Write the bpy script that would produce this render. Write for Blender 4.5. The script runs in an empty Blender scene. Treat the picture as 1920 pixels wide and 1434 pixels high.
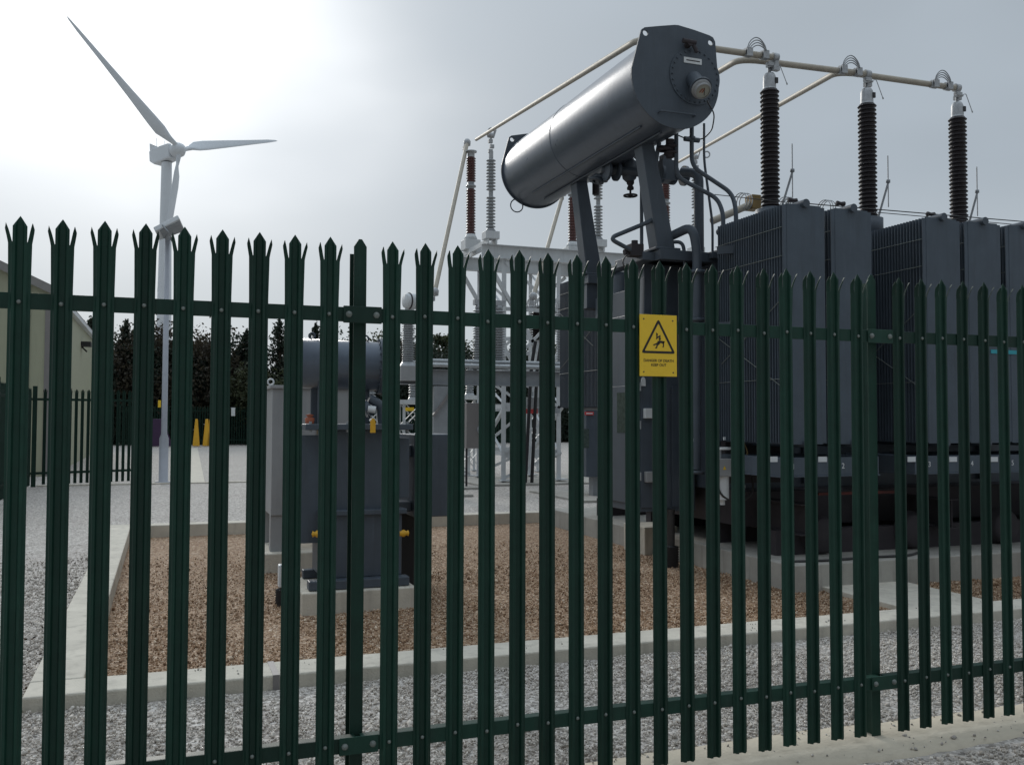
import bpy, bmesh, math, random
import numpy as np
from mathutils import Vector, Matrix
random.seed(7); rng = np.random.default_rng(7)
SC = bpy.context.scene; COL = SC.collection
# ------------------------------------------------------------------ camera
FPX = 1760.0
YAW, PIT, ROL = math.radians(20.3), math.radians(2.21), math.radians(.17)
CP = np.array([0, 0, 1.69])
cf = np.array([math.sin(YAW)*math.cos(PIT), math.cos(YAW)*math.cos(PIT), math.sin(PIT)])
_r = np.array([math.cos(YAW), -math.sin(YAW), 0]); _u = np.cross(_r, cf)
cr = _r*math.cos(ROL) + _u*math.sin(ROL); cu = np.cross(cr, cf)
cam = bpy.data.cameras.new('camera'); co = bpy.data.objects.new('camera', cam); COL.objects.link(co)
cam.sensor_width = 36; cam.lens = 36*FPX/1920; cam.clip_start = .05; cam.clip_end = 3000
co.matrix_world = Matrix(((cr[0], cu[0], -cf[0], 0), (cr[1], cu[1], -cf[1], 0), (cr[2], cu[2], -cf[2], 1.69), (0, 0, 0, 1)))
SC.camera = co
# ------------------------------------------------------------------ sky, sun, exposure
SUN_AZ, SUN_EL = math.radians(-5), math.radians(22.5)
sd = Vector((math.sin(SUN_AZ)*math.cos(SUN_EL), math.cos(SUN_AZ)*math.cos(SUN_EL), math.sin(SUN_EL)))
w = bpy.data.worlds.new('World'); SC.world = w; w.use_nodes = True
nt = w.node_tree; nt.nodes.clear(); N = nt.nodes.new; L = nt.links.new
out = N('ShaderNodeOutputWorld'); bg = N('ShaderNodeBackground'); L(bg.outputs[0], out.inputs[0])
sky = N('ShaderNodeTexSky'); sky.sky_type = 'NISHITA'; sky.sun_disc = False; sky.sun_elevation = SUN_EL; sky.sun_rotation = SUN_AZ
sky.dust_density = 3.0
tc = N('ShaderNodeTexCoord')
dot = N('ShaderNodeVectorMath'); dot.operation = 'DOT_PRODUCT'; dot.inputs[1].default_value = sd
L(tc.outputs['Generated'], dot.inputs[0])
mp = N('ShaderNodeMapping'); mp.inputs['Scale'].default_value = (1.0, 1.0, 2.2); mp.inputs['Rotation'].default_value = (.35, .45, 0); L(tc.outputs['Generated'], mp.inputs[0])
nz = N('ShaderNodeTexNoise'); nz.inputs['Scale'].default_value = 2.3; nz.inputs['Detail'].default_value = 3.5; nz.inputs['Roughness'].default_value = .45
L(mp.outputs[0], nz.inputs['Vector'])
# cloud deck brightness: two soft lobes round the veiled sun, edges ragged by the cloud noise
def MA(op, a, b=None):
    n_ = N('ShaderNodeMath'); n_.operation = op
    for i_, v_ in enumerate((a, b)):
        if v_ is None: continue
        if isinstance(v_, (int, float)): n_.inputs[i_].default_value = v_
        else: L(v_, n_.inputs[i_])
    return n_.outputs[0]
sp = N('ShaderNodeSeparateXYZ'); L(tc.outputs['Generated'], sp.inputs[0])
th = MA('ADD', MA('ARCCOSINE', MA('MINIMUM', dot.outputs['Value'], .99999)), MA('MULTIPLY', MA('SUBTRACT', nz.outputs['Fac'], .5), .42))
def lobe(sig): 
    q_ = MA('DIVIDE', MA('MAXIMUM', th, 0.0), sig); return MA('EXPONENT', MA('MULTIPLY', MA('MULTIPLY', q_, q_), -1.0))
g = MA('ADD', MA('MULTIPLY', lobe(.195), .60), MA('MULTIPLY', lobe(.44), .18))
back = N('ShaderNodeMapRange'); back.inputs['From Min'].default_value = -.6; back.inputs['From Max'].default_value = .7; back.inputs['To Min'].default_value = .60; back.inputs['To Max'].default_value = 1; L(dot.outputs['Value'], back.inputs['Value'])
vr = MA('MULTIPLY', MA('MULTIPLY_ADD', nz.outputs['Fac'], .60), back.outputs[0])
vr.node.inputs[0].links[0].from_node.inputs[2].default_value = .70
cb_ = N('ShaderNodeMixRGB'); cb_.blend_type = 'MULTIPLY'; cb_.inputs[0].default_value = 1; cb_.inputs[1].default_value = (.385, .44, .495, 1); L(vr, cb_.inputs[2])
ga = N('ShaderNodeMixRGB'); ga.blend_type = 'ADD'; ga.inputs[0].default_value = 1; L(cb_.outputs[0], ga.inputs[1]); L(g, ga.inputs[2])
hr = N('ShaderNodeMapRange'); hr.inputs['From Min'].default_value = 0.0; hr.inputs['From Max'].default_value = .24
hr.inputs['To Min'].default_value = .65; hr.inputs['To Max'].default_value = 0; L(sp.outputs['Z'], hr.inputs['Value'])
mx = N('ShaderNodeMixRGB'); L(hr.outputs[0], mx.inputs[0]); L(ga.outputs[0], mx.inputs[1]); mx.inputs[2].default_value = (.58, .625, .645, 1)
sk = N('ShaderNodeMixRGB'); sk.blend_type = 'ADD'; sk.inputs[0].default_value = 1.0
sc1 = N('ShaderNodeMixRGB'); sc1.blend_type = 'MULTIPLY'; sc1.inputs[0].default_value = 1; sc1.inputs[2].default_value = (10.5, 10.5, 10.5, 1); L(mx.outputs[0], sc1.inputs[1])
sc2 = N('ShaderNodeMixRGB'); sc2.blend_type = 'MULTIPLY'; sc2.inputs[0].default_value = 1; sc2.inputs[2].default_value = (.015, .015, .015, 1); L(sky.outputs[0], sc2.inputs[1])
zr = N('ShaderNodeMapRange'); zr.inputs['From Min'].default_value = .42; zr.inputs['From Max'].default_value = 1; zr.inputs['To Min'].default_value = 1; zr.inputs['To Max'].default_value = 2.7; L(sp.outputs['Z'], zr.inputs['Value'])
zm = N('ShaderNodeMixRGB'); zm.blend_type = 'MULTIPLY'; zm.inputs[0].default_value = 1; L(sc1.outputs[0], zm.inputs[1]); L(zr.outputs[0], zm.inputs[2])
L(zm.outputs[0], sk.inputs[1]); L(sc2.outputs[0], sk.inputs[2]); L(sk.outputs[0], bg.inputs[0])
bg.inputs[1].default_value = .10
sl = bpy.data.lights.new('sun', 'SUN'); sl.energy = 1.3; sl.angle = math.radians(16); sl.color = (1, .96, .9)
so = bpy.data.objects.new('sun', sl); COL.objects.link(so); so.rotation_euler = sd.to_track_quat('Z', 'Y').to_euler(); so.location = (0, 0, 30)
SC.view_settings.view_transform = 'Standard'; SC.view_settings.look = 'None'; SC.view_settings.exposure = 0; SC.view_settings.gamma = 1
# ------------------------------------------------------------------ pixel rays of the photograph -> points in the place
def ray(x, y): return cf + cr*(x-960)/FPX - cu*(y-717)/FPX
def _on(x, y, a, v):
    d = ray(x, y); return CP + d*((v-CP[a])/d[a])
def Zp(x, y, z): return _on(x, y, 2, z)
def Tp(x, y, t): return _on(x, y, 1, t)
def Sp(x, y, s): return _on(x, y, 0, s)
def Dp(x, y, d): return CP + ray(x, y)*d
# ------------------------------------------------------------------ materials
MATS = {}
def mat(name, col, rough=.6, metal=0.0, var=.12, scale=6.0, bump=0.0, bscale=60.0, spec=.5, col2=None, dirt=0.0, coat=0.0, chalk=0.0, rnd=0.0):
    if name in MATS: return MATS[name]
    m = bpy.data.materials.new(name); m.use_nodes = True; n = m.node_tree; b = n.nodes['Principled BSDF']
    b.inputs['Roughness'].default_value = rough; b.inputs['Metallic'].default_value = metal
    b.inputs['Specular IOR Level'].default_value = spec; b.inputs['Coat Weight'].default_value = coat
    t = n.nodes.new('ShaderNodeTexCoord')
    x = n.nodes.new('ShaderNodeTexNoise'); x.inputs['Scale'].default_value = scale; x.inputs['Detail'].default_value = 6; x.inputs['Roughness'].default_value = .62
    n.links.new(t.outputs['Object'], x.inputs['Vector'])
    r = n.nodes.new('ShaderNodeValToRGB'); n.links.new(x.outputs['Fac'], r.inputs[0])
    c2 = col2 or tuple(min(1, c*(1+var)) for c in col)
    c1 = tuple(c*(1-var) for c in col)
    r.color_ramp.elements[0].position = .3; r.color_ramp.elements[0].color = (*c1, 1)
    r.color_ramp.elements[1].position = .7; r.color_ramp.elements[1].color = (*c2, 1)
    last = r.outputs[0]
    if dirt:
        y = n.nodes.new('ShaderNodeTexNoise'); y.inputs['Scale'].default_value = 1.7; y.inputs['Detail'].default_value = 8
        mpn = n.nodes.new('ShaderNodeMapping'); mpn.inputs['Scale'].default_value = (6, 6, .7); n.links.new(t.outputs['Object'], mpn.inputs[0]); n.links.new(mpn.outputs[0], y.inputs['Vector'])
        rr = n.nodes.new('ShaderNodeMapRange'); rr.inputs['From Min'].default_value = .52; rr.inputs['From Max'].default_value = .75; rr.inputs['To Max'].default_value = dirt
        n.links.new(y.outputs['Fac'], rr.inputs['Value'])
        mm = n.nodes.new('ShaderNodeMixRGB'); n.links.new(rr.outputs[0], mm.inputs[0]); n.links.new(last, mm.inputs[1]); mm.inputs[2].default_value = tuple(min(1, c*.45+.02) for c in col)+(1,)
        last = mm.outputs[0]
    if chalk:                                              # chalky faded runs and scuffs
        y = n.nodes.new('ShaderNodeTexNoise'); y.inputs['Scale'].default_value = 3.1; y.inputs['Detail'].default_value = 10; y.inputs['Roughness'].default_value = .72
        mpn = n.nodes.new('ShaderNodeMapping'); mpn.inputs['Scale'].default_value = (9, 9, .9); mpn.inputs['Location'].default_value = (3, 7, 1); n.links.new(t.outputs['Object'], mpn.inputs[0]); n.links.new(mpn.outputs[0], y.inputs['Vector'])
        rr = n.nodes.new('ShaderNodeMapRange'); rr.inputs['From Min'].default_value = .54; rr.inputs['From Max'].default_value = .78; rr.inputs['To Max'].default_value = chalk
        n.links.new(y.outputs['Fac'], rr.inputs['Value'])
        mm = n.nodes.new('ShaderNodeMixRGB'); n.links.new(rr.outputs[0], mm.inputs[0]); n.links.new(last, mm.inputs[1]); mm.inputs[2].default_value = tuple(min(1, c*1.6+.05) for c in col)+(1,)
        last = mm.outputs[0]
    if rnd:
        oi = n.nodes.new('ShaderNodeObjectInfo'); rr = n.nodes.new('ShaderNodeMapRange'); rr.inputs['To Min'].default_value = 1-rnd; rr.inputs['To Max'].default_value = 1+rnd; n.links.new(oi.outputs['Random'], rr.inputs['Value'])
        mm = n.nodes.new('ShaderNodeMixRGB'); mm.blend_type = 'MULTIPLY'; mm.inputs[0].default_value = 1; n.links.new(last, mm.inputs[1]); n.links.new(rr.outputs[0], mm.inputs[2]); last = mm.outputs[0]
    n.links.new(last, b.inputs['Base Color'])
    rv = n.nodes.new('ShaderNodeMapRange'); rv.inputs['To Min'].default_value = max(.05, rough-.08); rv.inputs['To Max'].default_value = min(1, rough+.1)
    n.links.new(x.outputs['Fac'], rv.inputs['Value']); n.links.new(rv.outputs[0], b.inputs['Roughness'])
    if bump:
        z = n.nodes.new('ShaderNodeTexNoise'); z.inputs['Scale'].default_value = bscale; z.inputs['Detail'].default_value = 5; n.links.new(t.outputs['Object'], z.inputs['Vector'])
        bp = n.nodes.new('ShaderNodeBump'); bp.inputs['Strength'].default_value = bump; bp.inputs['Distance'].default_value = .01
        n.links.new(z.outputs['Fac'], bp.inputs['Height']); n.links.new(bp.outputs[0], b.inputs['Normal'])
    MATS[name] = m; return m
def gravel(name, cols, scale, bump=1.0, patch=None):
    m = bpy.data.materials.new(name); m.use_nodes = True; n = m.node_tree; b = n.nodes['Principled BSDF']
    b.inputs['Roughness'].default_value = .9; b.inputs['Specular IOR Level'].default_value = .25
    t = n.nodes.new('ShaderNodeTexCoord'); v = n.nodes.new('ShaderNodeTexVoronoi'); v.inputs['Scale'].default_value = scale; v.inputs['Randomness'].default_value = 1
    n.links.new(t.outputs['Object'], v.inputs['Vector'])
    s = n.nodes.new('ShaderNodeSeparateColor'); n.links.new(v.outputs['Color'], s.inputs[0])
    r = n.nodes.new('ShaderNodeValToRGB'); n.links.new(s.outputs[0], r.inputs[0])
    while len(r.color_ramp.elements) < len(cols): r.color_ramp.elements.new(.5)
    for i, c in enumerate(cols):
        r.color_ramp.elements[i].position = i/(len(cols)-1); r.color_ramp.elements[i].color = (*c, 1)
    x = n.nodes.new('ShaderNodeTexNoise'); x.inputs['Scale'].default_value = .55; x.inputs['Detail'].default_value = 9; x.inputs['Roughness'].default_value = .7
    n.links.new(t.outputs['Object'], x.inputs['Vector'])
    rr = n.nodes.new('ShaderNodeMapRange'); rr.inputs['From Min'].default_value = .42; rr.inputs['From Max'].default_value = .72; rr.inputs['To Min'].default_value = 0; rr.inputs['To Max'].default_value = .5
    n.links.new(x.outputs['Fac'], rr.inputs['Value'])
    mm = n.nodes.new('ShaderNodeMixRGB'); mm.blend_type = 'MULTIPLY'; n.links.new(rr.outputs[0], mm.inputs[0]); n.links.new(r.outputs[0], mm.inputs[1]); mm.inputs[2].default_value = (*(patch or (.62, .58, .55)), 1)
    n.links.new(mm.outputs[0], b.inputs['Base Color'])
    bp = n.nodes.new('ShaderNodeBump'); bp.inputs['Strength'].default_value = bump; bp.inputs['Distance'].default_value = .6/scale; bp.invert = True
    n.links.new(v.outputs['Distance'], bp.inputs['Height']); n.links.new(bp.outputs[0], b.inputs['Normal'])
    MATS[name] = m; return m
def stone_mat(name, cols):
    m = bpy.data.materials.new(name); m.use_nodes = True; n = m.node_tree; b = n.nodes['Principled BSDF']
    b.inputs['Roughness'].default_value = .85; b.inputs['Specular IOR Level'].default_value = .25
    g = n.nodes.new('ShaderNodeNewGeometry'); r = n.nodes.new('ShaderNodeValToRGB'); n.links.new(g.outputs['Random Per Island'], r.inputs[0])
    while len(r.color_ramp.elements) < len(cols): r.color_ramp.elements.new(.5)
    for i, c in enumerate(cols):
        r.color_ramp.elements[i].position = i/(len(cols)-1); r.color_ramp.elements[i].color = (*c, 1)
    t = n.nodes.new('ShaderNodeTexCoord'); x = n.nodes.new('ShaderNodeTexNoise'); x.inputs['Scale'].default_value = .9; x.inputs['Detail'].default_value = 6; n.links.new(t.outputs['Object'], x.inputs['Vector'])
    rr = n.nodes.new('ShaderNodeMapRange'); rr.inputs['From Min'].default_value = .35; rr.inputs['From Max'].default_value = .65; rr.inputs['To Min'].default_value = 1.08; rr.inputs['To Max'].default_value = .76; n.links.new(x.outputs['Fac'], rr.inputs['Value'])
    mm = n.nodes.new('ShaderNodeMixRGB'); mm.blend_type = 'MULTIPLY'; mm.inputs[0].default_value = 1; n.links.new(r.outputs[0], mm.inputs[1]); n.links.new(rr.outputs[0], mm.inputs[2])
    n.links.new(mm.outputs[0], b.inputs['Base Color']); return m
def leaf_mat(name, a, b_, scale=.35):
    m = bpy.data.materials.new(name); m.use_nodes = True; n = m.node_tree; b = n.nodes['Principled BSDF']; b.inputs['Roughness'].default_value = .7
    g = n.nodes.new('ShaderNodeNewGeometry'); r = n.nodes.new('ShaderNodeValToRGB'); n.links.new(g.outputs['Random Per Island'], r.inputs[0])
    r.color_ramp.elements[0].color = (*a, 1); r.color_ramp.elements[1].color = (*b_, 1); n.links.new(r.outputs[0], b.inputs['Base Color'])
    tl = n.nodes.new('ShaderNodeBsdfTranslucent'); n.links.new(r.outputs[0], tl.inputs[0]); ms = n.nodes.new('ShaderNodeMixShader'); ms.inputs[0].default_value = .4
    n.links.new(b.outputs[0], ms.inputs[1]); n.links.new(tl.outputs[0], ms.inputs[2]); n.links.new(ms.outputs[0], n.nodes['Material Output'].inputs[0]); return m
G_WHITE = [(.19, .172, .155), (.33, .305, .275), (.41, .38, .345), (.50, .465, .425), (.66, .625, .58)]
G_BROWN = [(.11, .065, .04), (.24, .15, .09), (.32, .205, .125), (.42, .29, .19), (.64, .52, .40)]
M = dict(
 green=mat('green_paint', (.0085, .036, .0245), .5, 0, .2, 9, .10, 260, .28, dirt=.4, chalk=.22, rnd=.25),
 green_far=mat('old_green_paint', (.010, .030, .021), .7, 0, .2, spec=.2),
 boltm=mat('weathered_bolt', (.17, .19, .175), .55, .2, .25, 40),
 galv=mat('galvanised_steel', (.42, .44, .45), .5, .55, .14, 14, .05, 90),
 galv2=mat('weathered_galvanised', (.29, .305, .32), .62, .25, .12, 5, dirt=.3),
 white=mat('white_steel_paint', (.56, .58, .59), .5, 0, .06, 4, dirt=.25),
 dgrey=mat('dark_grey_paint', (.064, .080, .100), .45, 0, .10, 5, .12, 120, .4, dirt=.4, chalk=.25),
 dgrey2=mat('dark_grey_gloss', (.085, .105, .135), .30, .25, .08, 3, .05, 18, .5, dirt=.3, chalk=.2),
 rad=mat('radiator_paint', (.076, .096, .120), .55, 0, .12, 3, .25, 160, .3, dirt=.5, chalk=.2),
 black=mat('black_rubber', (.012, .012, .014), .6),
 under=mat('underframe_paint', (.035, .03, .034), .8, 0, .3, 3),
 rust=mat('red_oxide_paint', (.09, .02, .016), .75, 0, .3, 7),
 brownp=mat('brown_porcelain', (.016, .011, .012), .42, 0, .15, 5, spec=.35),
 redp=mat('red_brown_porcelain', (.075, .022, .018), .24, 0, .15, 5, spec=.6),
 greyp=mat('grey_porcelain', (.30, .315, .325), .28, 0, .10, 5, spec=.6),
 alu=mat('aluminium_tube', (.40, .36, .295), .55, .1, .10, 7, dirt=.3),
 alum=mat('cast_aluminium', (.40, .41, .42), .5, .5, .2, 16, .1, 60),
 brass=mat('brass_clamp', (.22, .15, .06), .5, .5, .2),
 conc=mat('concrete', (.565, .525, .445), .9, 0, .13, 3.5, .4, 70, .2, dirt=.5),
 conc2=mat('stained_concrete', (.36, .345, .31), .92, 0, .16, 2.5, .3, 60, .2, dirt=.5),
 concf=mat('sandy_concrete', (.64, .57, .45), .95, 0, .14, 5, .6, 35, .2, col2=(.54, .48, .38), dirt=.3),
 yellow=mat('sign_yellow', (.80, .52, .025), .4, 0, .03, 30, dirt=.08),
 yel2=mat('yellow_paint', (.68, .37, .02), .5, 0, .08),
 ink=mat('sign_black', (.012, .010, .008), .5), red=mat('label_red', (.55, .05, .05), .5), cyan=mat('cyan_tape', (.02, .30, .36), .5),
 purple=mat('purple_plastic', (.035, .012, .05), .6), orange=mat('orange_plastic', (.30, .075, .03), .6),
 label=mat('white_label', (.62, .64, .65), .5, 0, .04), glass=mat('dark_glass', (.06, .08, .07), .12, 0, .3, 20),
 clad=mat('cream_cladding', (.35, .355, .25), .6, 0, .05, 1.5, dirt=.15), roofm=mat('roof_metal', (.24, .23, .22), .6, 0, .1),
 cladd=mat('cladding_seam', (.20, .20, .15), .7), brownd=mat('brown_door', (.07, .05, .04), .6),
 tan=mat('tan_cabinet', (.21, .195, .19), .55, 0, .06, 3, dirt=.2), turb=mat('turbine_white', (.62, .65, .68), .45, 0, .04, .4),
 polem=mat('pole_galvanised', (.36, .375, .41), .5, .2, .08, 4), bark=mat('bark', (.05, .04, .03), .95),
 cable=mat('cable', (.03, .028, .028), .5), dial=mat('dial_face', (.30, .30, .26), .4),
 resist=mat('pale_grey_paint', (.30, .305, .31), .5, 0, .06, 3, dirt=.25),
)
# ------------------------------------------------------------------ mesh builder
def org(o):
    v = Vector((0, 0, 0))
    while o: v += o.location; o = o.parent
    return v
class MB:
    def __init__(s): s.v = []; s.f = []; s.sm = []
    def add(s, vs, fs, smooth=False):
        n = len(s.v); s.v += [tuple(map(float, p)) for p in vs]; s.f += [tuple(n+i for i in f) for f in fs]; s.sm += [smooth]*len(fs); return s
    def box(s, a, b):
        x0, x1 = sorted((a[0], b[0])); y0, y1 = sorted((a[1], b[1])); z0, z1 = sorted((a[2], b[2]))
        return s.add([(x0,y0,z0),(x1,y0,z0),(x1,y1,z0),(x0,y1,z0),(x0,y0,z1),(x1,y0,z1),(x1,y1,z1),(x0,y1,z1)],
                     [(0,3,2,1),(4,5,6,7),(0,1,5,4),(1,2,6,5),(2,3,7,6),(3,0,4,7)])
    def cbox(s, c, d): return s.box([c[i]-d[i]/2 for i in range(3)], [c[i]+d[i]/2 for i in range(3)])
    def bar(s, p, q, w, h=None, w2=None, h2=None, up=(0, 0, 1)):
        h = h or w; w2 = w2 or w; h2 = h2 or (h if w2 == w else w2)
        p = Vector(p); q = Vector(q); d = (q-p).normalized(); u = Vector(up)
        if abs(d.dot(u)) > .98: u = Vector((0, 1, 0))
        x = d.cross(u).normalized(); y = x.cross(d)
        vs = [p+x*a*w/2+y*b*h/2 for a, b in ((-1,-1),(1,-1),(1,1),(-1,1))]+[q+x*a*w2/2+y*b*h2/2 for a, b in ((-1,-1),(1,-1),(1,1),(-1,1))]
        return s.add(vs, [(0,1,2,3)[::-1],(4,5,6,7),(0,1,5,4),(1,2,6,5),(2,3,7,6),(3,0,4,7)])
    def angle(s, p, q, w, t=.008, up=(0, 0, 1)):          # L section
        p = Vector(p); q = Vector(q); d = (q-p).normalized(); u = Vector(up)
        if abs(d.dot(u)) > .98: u = Vector((0, 1, 0))
        x = d.cross(u).normalized(); y = x.cross(d)
        s.bar(p+y*w/2, q+y*w/2, t, w, up=up); return s.bar(p+x*w/2, q+x*w/2, w, t, up=up)
    def ibeam(s, p, q, w, h, t=.012, up=(0, 0, 1)):
        p = Vector(p); q = Vector(q); d = (q-p).normalized(); u = Vector(up)
        if abs(d.dot(u)) > .98: u = Vector((0, 1, 0))
        x = d.cross(u).normalized(); y = x.cross(d)
        s.bar(p+y*(h-t)/2, q+y*(h-t)/2, w, t, up=up); s.bar(p-y*(h-t)/2, q-y*(h-t)/2, w, t, up=up)
        return s.bar(p, q, t, h-2*t, up=up)
    def cyl(s, p, q, r, r2=None, n=20, cap=True):
        r2 = r if r2 is None else r2; p = Vector(p); q = Vector(q); d = (q-p).normalized()
        x = d.orthogonal().normalized(); y = d.cross(x)
        c = [(math.cos(2*math.pi*i/n), math.sin(2*math.pi*i/n)) for i in range(n)]
        s.add([p+x*a*r+y*b*r for a, b in c]+[q+x*a*r2+y*b*r2 for a, b in c], [(i, (i+1) % n, n+(i+1) % n, n+i) for i in range(n)], True)
        if cap:
            s.add([p+x*a*r+y*b*r for a, b in c], [tuple(range(n))[::-1]]); s.add([q+x*a*r2+y*b*r2 for a, b in c], [tuple(range(n))])
        return s
    def lathe(s, base, ax, prof, n=20):
        base = Vector(base); d = Vector(ax).normalized(); x = d.orthogonal().normalized(); y = d.cross(x)
        vs = []; fs = []
        for h, r in prof:
            vs += [base+d*h+(x*math.cos(2*math.pi*i/n)+y*math.sin(2*math.pi*i/n))*r for i in range(n)]
        for k in range(len(prof)-1):
            fs += [(k*n+i, k*n+(i+1) % n, (k+1)*n+(i+1) % n, (k+1)*n+i) for i in range(n)]
        return s.add(vs, fs, True)
    def tube(s, pts, r, n=10, bend=0.0):
        pts = [Vector(p) for p in pts]
        if bend:
            o = [pts[0]]
            for a, b, c in zip(pts, pts[1:], pts[2:]):
                d1 = (a-b); d2 = (c-b); k = min(bend, d1.length*.45, d2.length*.45); d1.normalize(); d2.normalize()
                for i in range(7):
                    t = i/6; o.append((b+d1*k)*(1-t)**2+b*2*t*(1-t)+(b+d2*k)*t*t)
            o.append(pts[-1]); pts = o
        m = len(pts); vs = []; x = None
        for i, p in enumerate(pts):
            d = (pts[min(i+1, m-1)]-pts[max(i-1, 0)]).normalized()
            x = d.orthogonal().normalized() if x is None else (x-d*x.dot(d)).normalized()
            y = d.cross(x); vs += [p+(x*math.cos(2*math.pi*k/n)+y*math.sin(2*math.pi*k/n))*r for k in range(n)]
        fs = [(i*n+k, i*n+(k+1) % n, (i+1)*n+(k+1) % n, (i+1)*n+k) for i in range(m-1) for k in range(n)]
        s.add(vs, fs, True); s.add(vs[:n], [tuple(range(n))[::-1]]); s.add(vs[-n:], [tuple(range(n))]); return s
    def ring(s, c, ax, R, r, n=24, m=6, a0=0, a1=2*math.pi):
        d = Vector(ax).normalized(); x = d.orthogonal().normalized(); y = d.cross(x); c = Vector(c)
        return s.tube([c+(x*math.cos(a0+(a1-a0)*i/n)+y*math.sin(a0+(a1-a0)*i/n))*R for i in range(n+1)], r, m)
    def prism(s, poly, dirv):                              # planar polygon pushed along dirv
        n = len(poly); d = Vector(dirv); a = [Vector(p) for p in poly]; b = [p+d for p in a]
        return s.add(a+b, [tuple(range(n))[::-1], tuple(range(n, 2*n))]+[(i, (i+1) % n, n+(i+1) % n, n+i) for i in range(n)])
    def build(s, name, m, parent=None, bevel=0.0, label=None, at=None):
        L0 = org(parent) if parent else Vector(at or (0, 0, 0))
        me = bpy.data.meshes.new(name); me.from_pydata([(p[0]-L0.x, p[1]-L0.y, p[2]-L0.z) for p in s.v], [], s.f)
        me.polygons.foreach_set('use_smooth', s.sm)
        bm = bmesh.new(); bm.from_mesh(me); bmesh.ops.recalc_face_normals(bm, faces=bm.faces); bm.to_mesh(me); bm.free()
        me.materials.append(M[m] if isinstance(m, str) else m)
        o = bpy.data.objects.new(name, me); COL.objects.link(o)
        if parent: o.parent = parent
        elif at: o.location = at
        if bevel:
            b = o.modifiers.new('bevel', 'BEVEL'); b.width = bevel; b.segments = 2; b.limit_method = 'ANGLE'; b.angle_limit = .7
        if label: o['label'] = label
        return o
def tag(o, label=None, cat=None, group=None, kind=None):
    for k, v in (('label', label), ('category', cat), ('group', group), ('kind', kind)):
        if v: o[k] = v
    return o
def thing(name, loc, label, cat, group=None):
    o = bpy.data.objects.new(name, None); COL.objects.link(o); o.location = loc; o.empty_display_size = .2; return tag(o, label, cat, group)
def inst(src, name, parent, off):
    o = bpy.data.objects.new(name, src.data); COL.objects.link(o); o.parent = parent; o.location = off
    for md in src.modifiers:
        b = o.modifiers.new(md.name, md.type); b.width = md.width; b.segments = md.segments; b.limit_method = md.limit_method; b.angle_limit = md.angle_limit
    return o
def copytree(o, loc, parent=None):
    c = o.copy(); COL.objects.link(c); c.parent = parent
    if loc is not None: c.location = loc
    for ch in o.children: copytree(ch, None, c)
    return c
def text(name, body, size, loc, xdir, updir, m, parent=None, label=None, depth=.0015, bold=0.0, cx=True):
    cu_ = bpy.data.curves.new(name, 'FONT'); cu_.body = body; cu_.size = size; cu_.extrude = depth; cu_.offset = bold
    cu_.align_x = 'CENTER' if cx else 'LEFT'; cu_.align_y = 'CENTER'
    t = bpy.data.objects.new('tmp', cu_); COL.objects.link(t)
    dg = bpy.context.evaluated_depsgraph_get(); me = bpy.data.meshes.new_from_object(t.evaluated_get(dg)); bpy.data.objects.remove(t)
    x = Vector(xdir).normalized(); y = Vector(updir).normalized(); z = x.cross(y); L0 = org(parent) if parent else Vector((0, 0, 0))
    Mx = Matrix((x, y, z)).transposed().to_4x4(); Mx.translation = Vector(loc)-L0; me.transform(Mx)
    me.materials.clear(); me.materials.append(M[m]); me.name = name
    o = bpy.data.objects.new(name, me); COL.objects.link(o); o.parent = parent
    if label: o['label'] = label
    return o
def structure(o): o['kind'] = 'structure'; return o
def sheds(h0, h1, n, rc, rs, alt=0.0):                     # lathe profile of an insulator
    p = [(h0, rc)]; k = (h1-h0)/n
    for i in range(n):
        z = h0+i*k; R = rs-(alt if i % 2 else 0)
        p += [(z+k*.18, rc), (z+k*.30, R*.97), (z+k*.42, R), (z+k*.52, R*.96), (z+k*.86, rc*1.02)]
    return p+[(h1, rc)]
# ================================================================== GROUND
g_white = gravel('pale_gravel', G_WHITE, 42, .6, patch=(.80, .76, .76)); g_brown = gravel('brown_gravel', G_BROWN, 52, 1.0, patch=(.6, .5, .42))
IN = dict(s0=-.44, s1=26, t0=6.40, t1=15.02, z=-.09)      # inside of the bund
def sheet(name, x0, x1, y0, y1, z, m):
    return structure(MB().add([(x0,y0,z),(x1,y0,z),(x1,y1,z),(x0,y1,z)], [(0,1,2,3)]).build(name, m))
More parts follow.
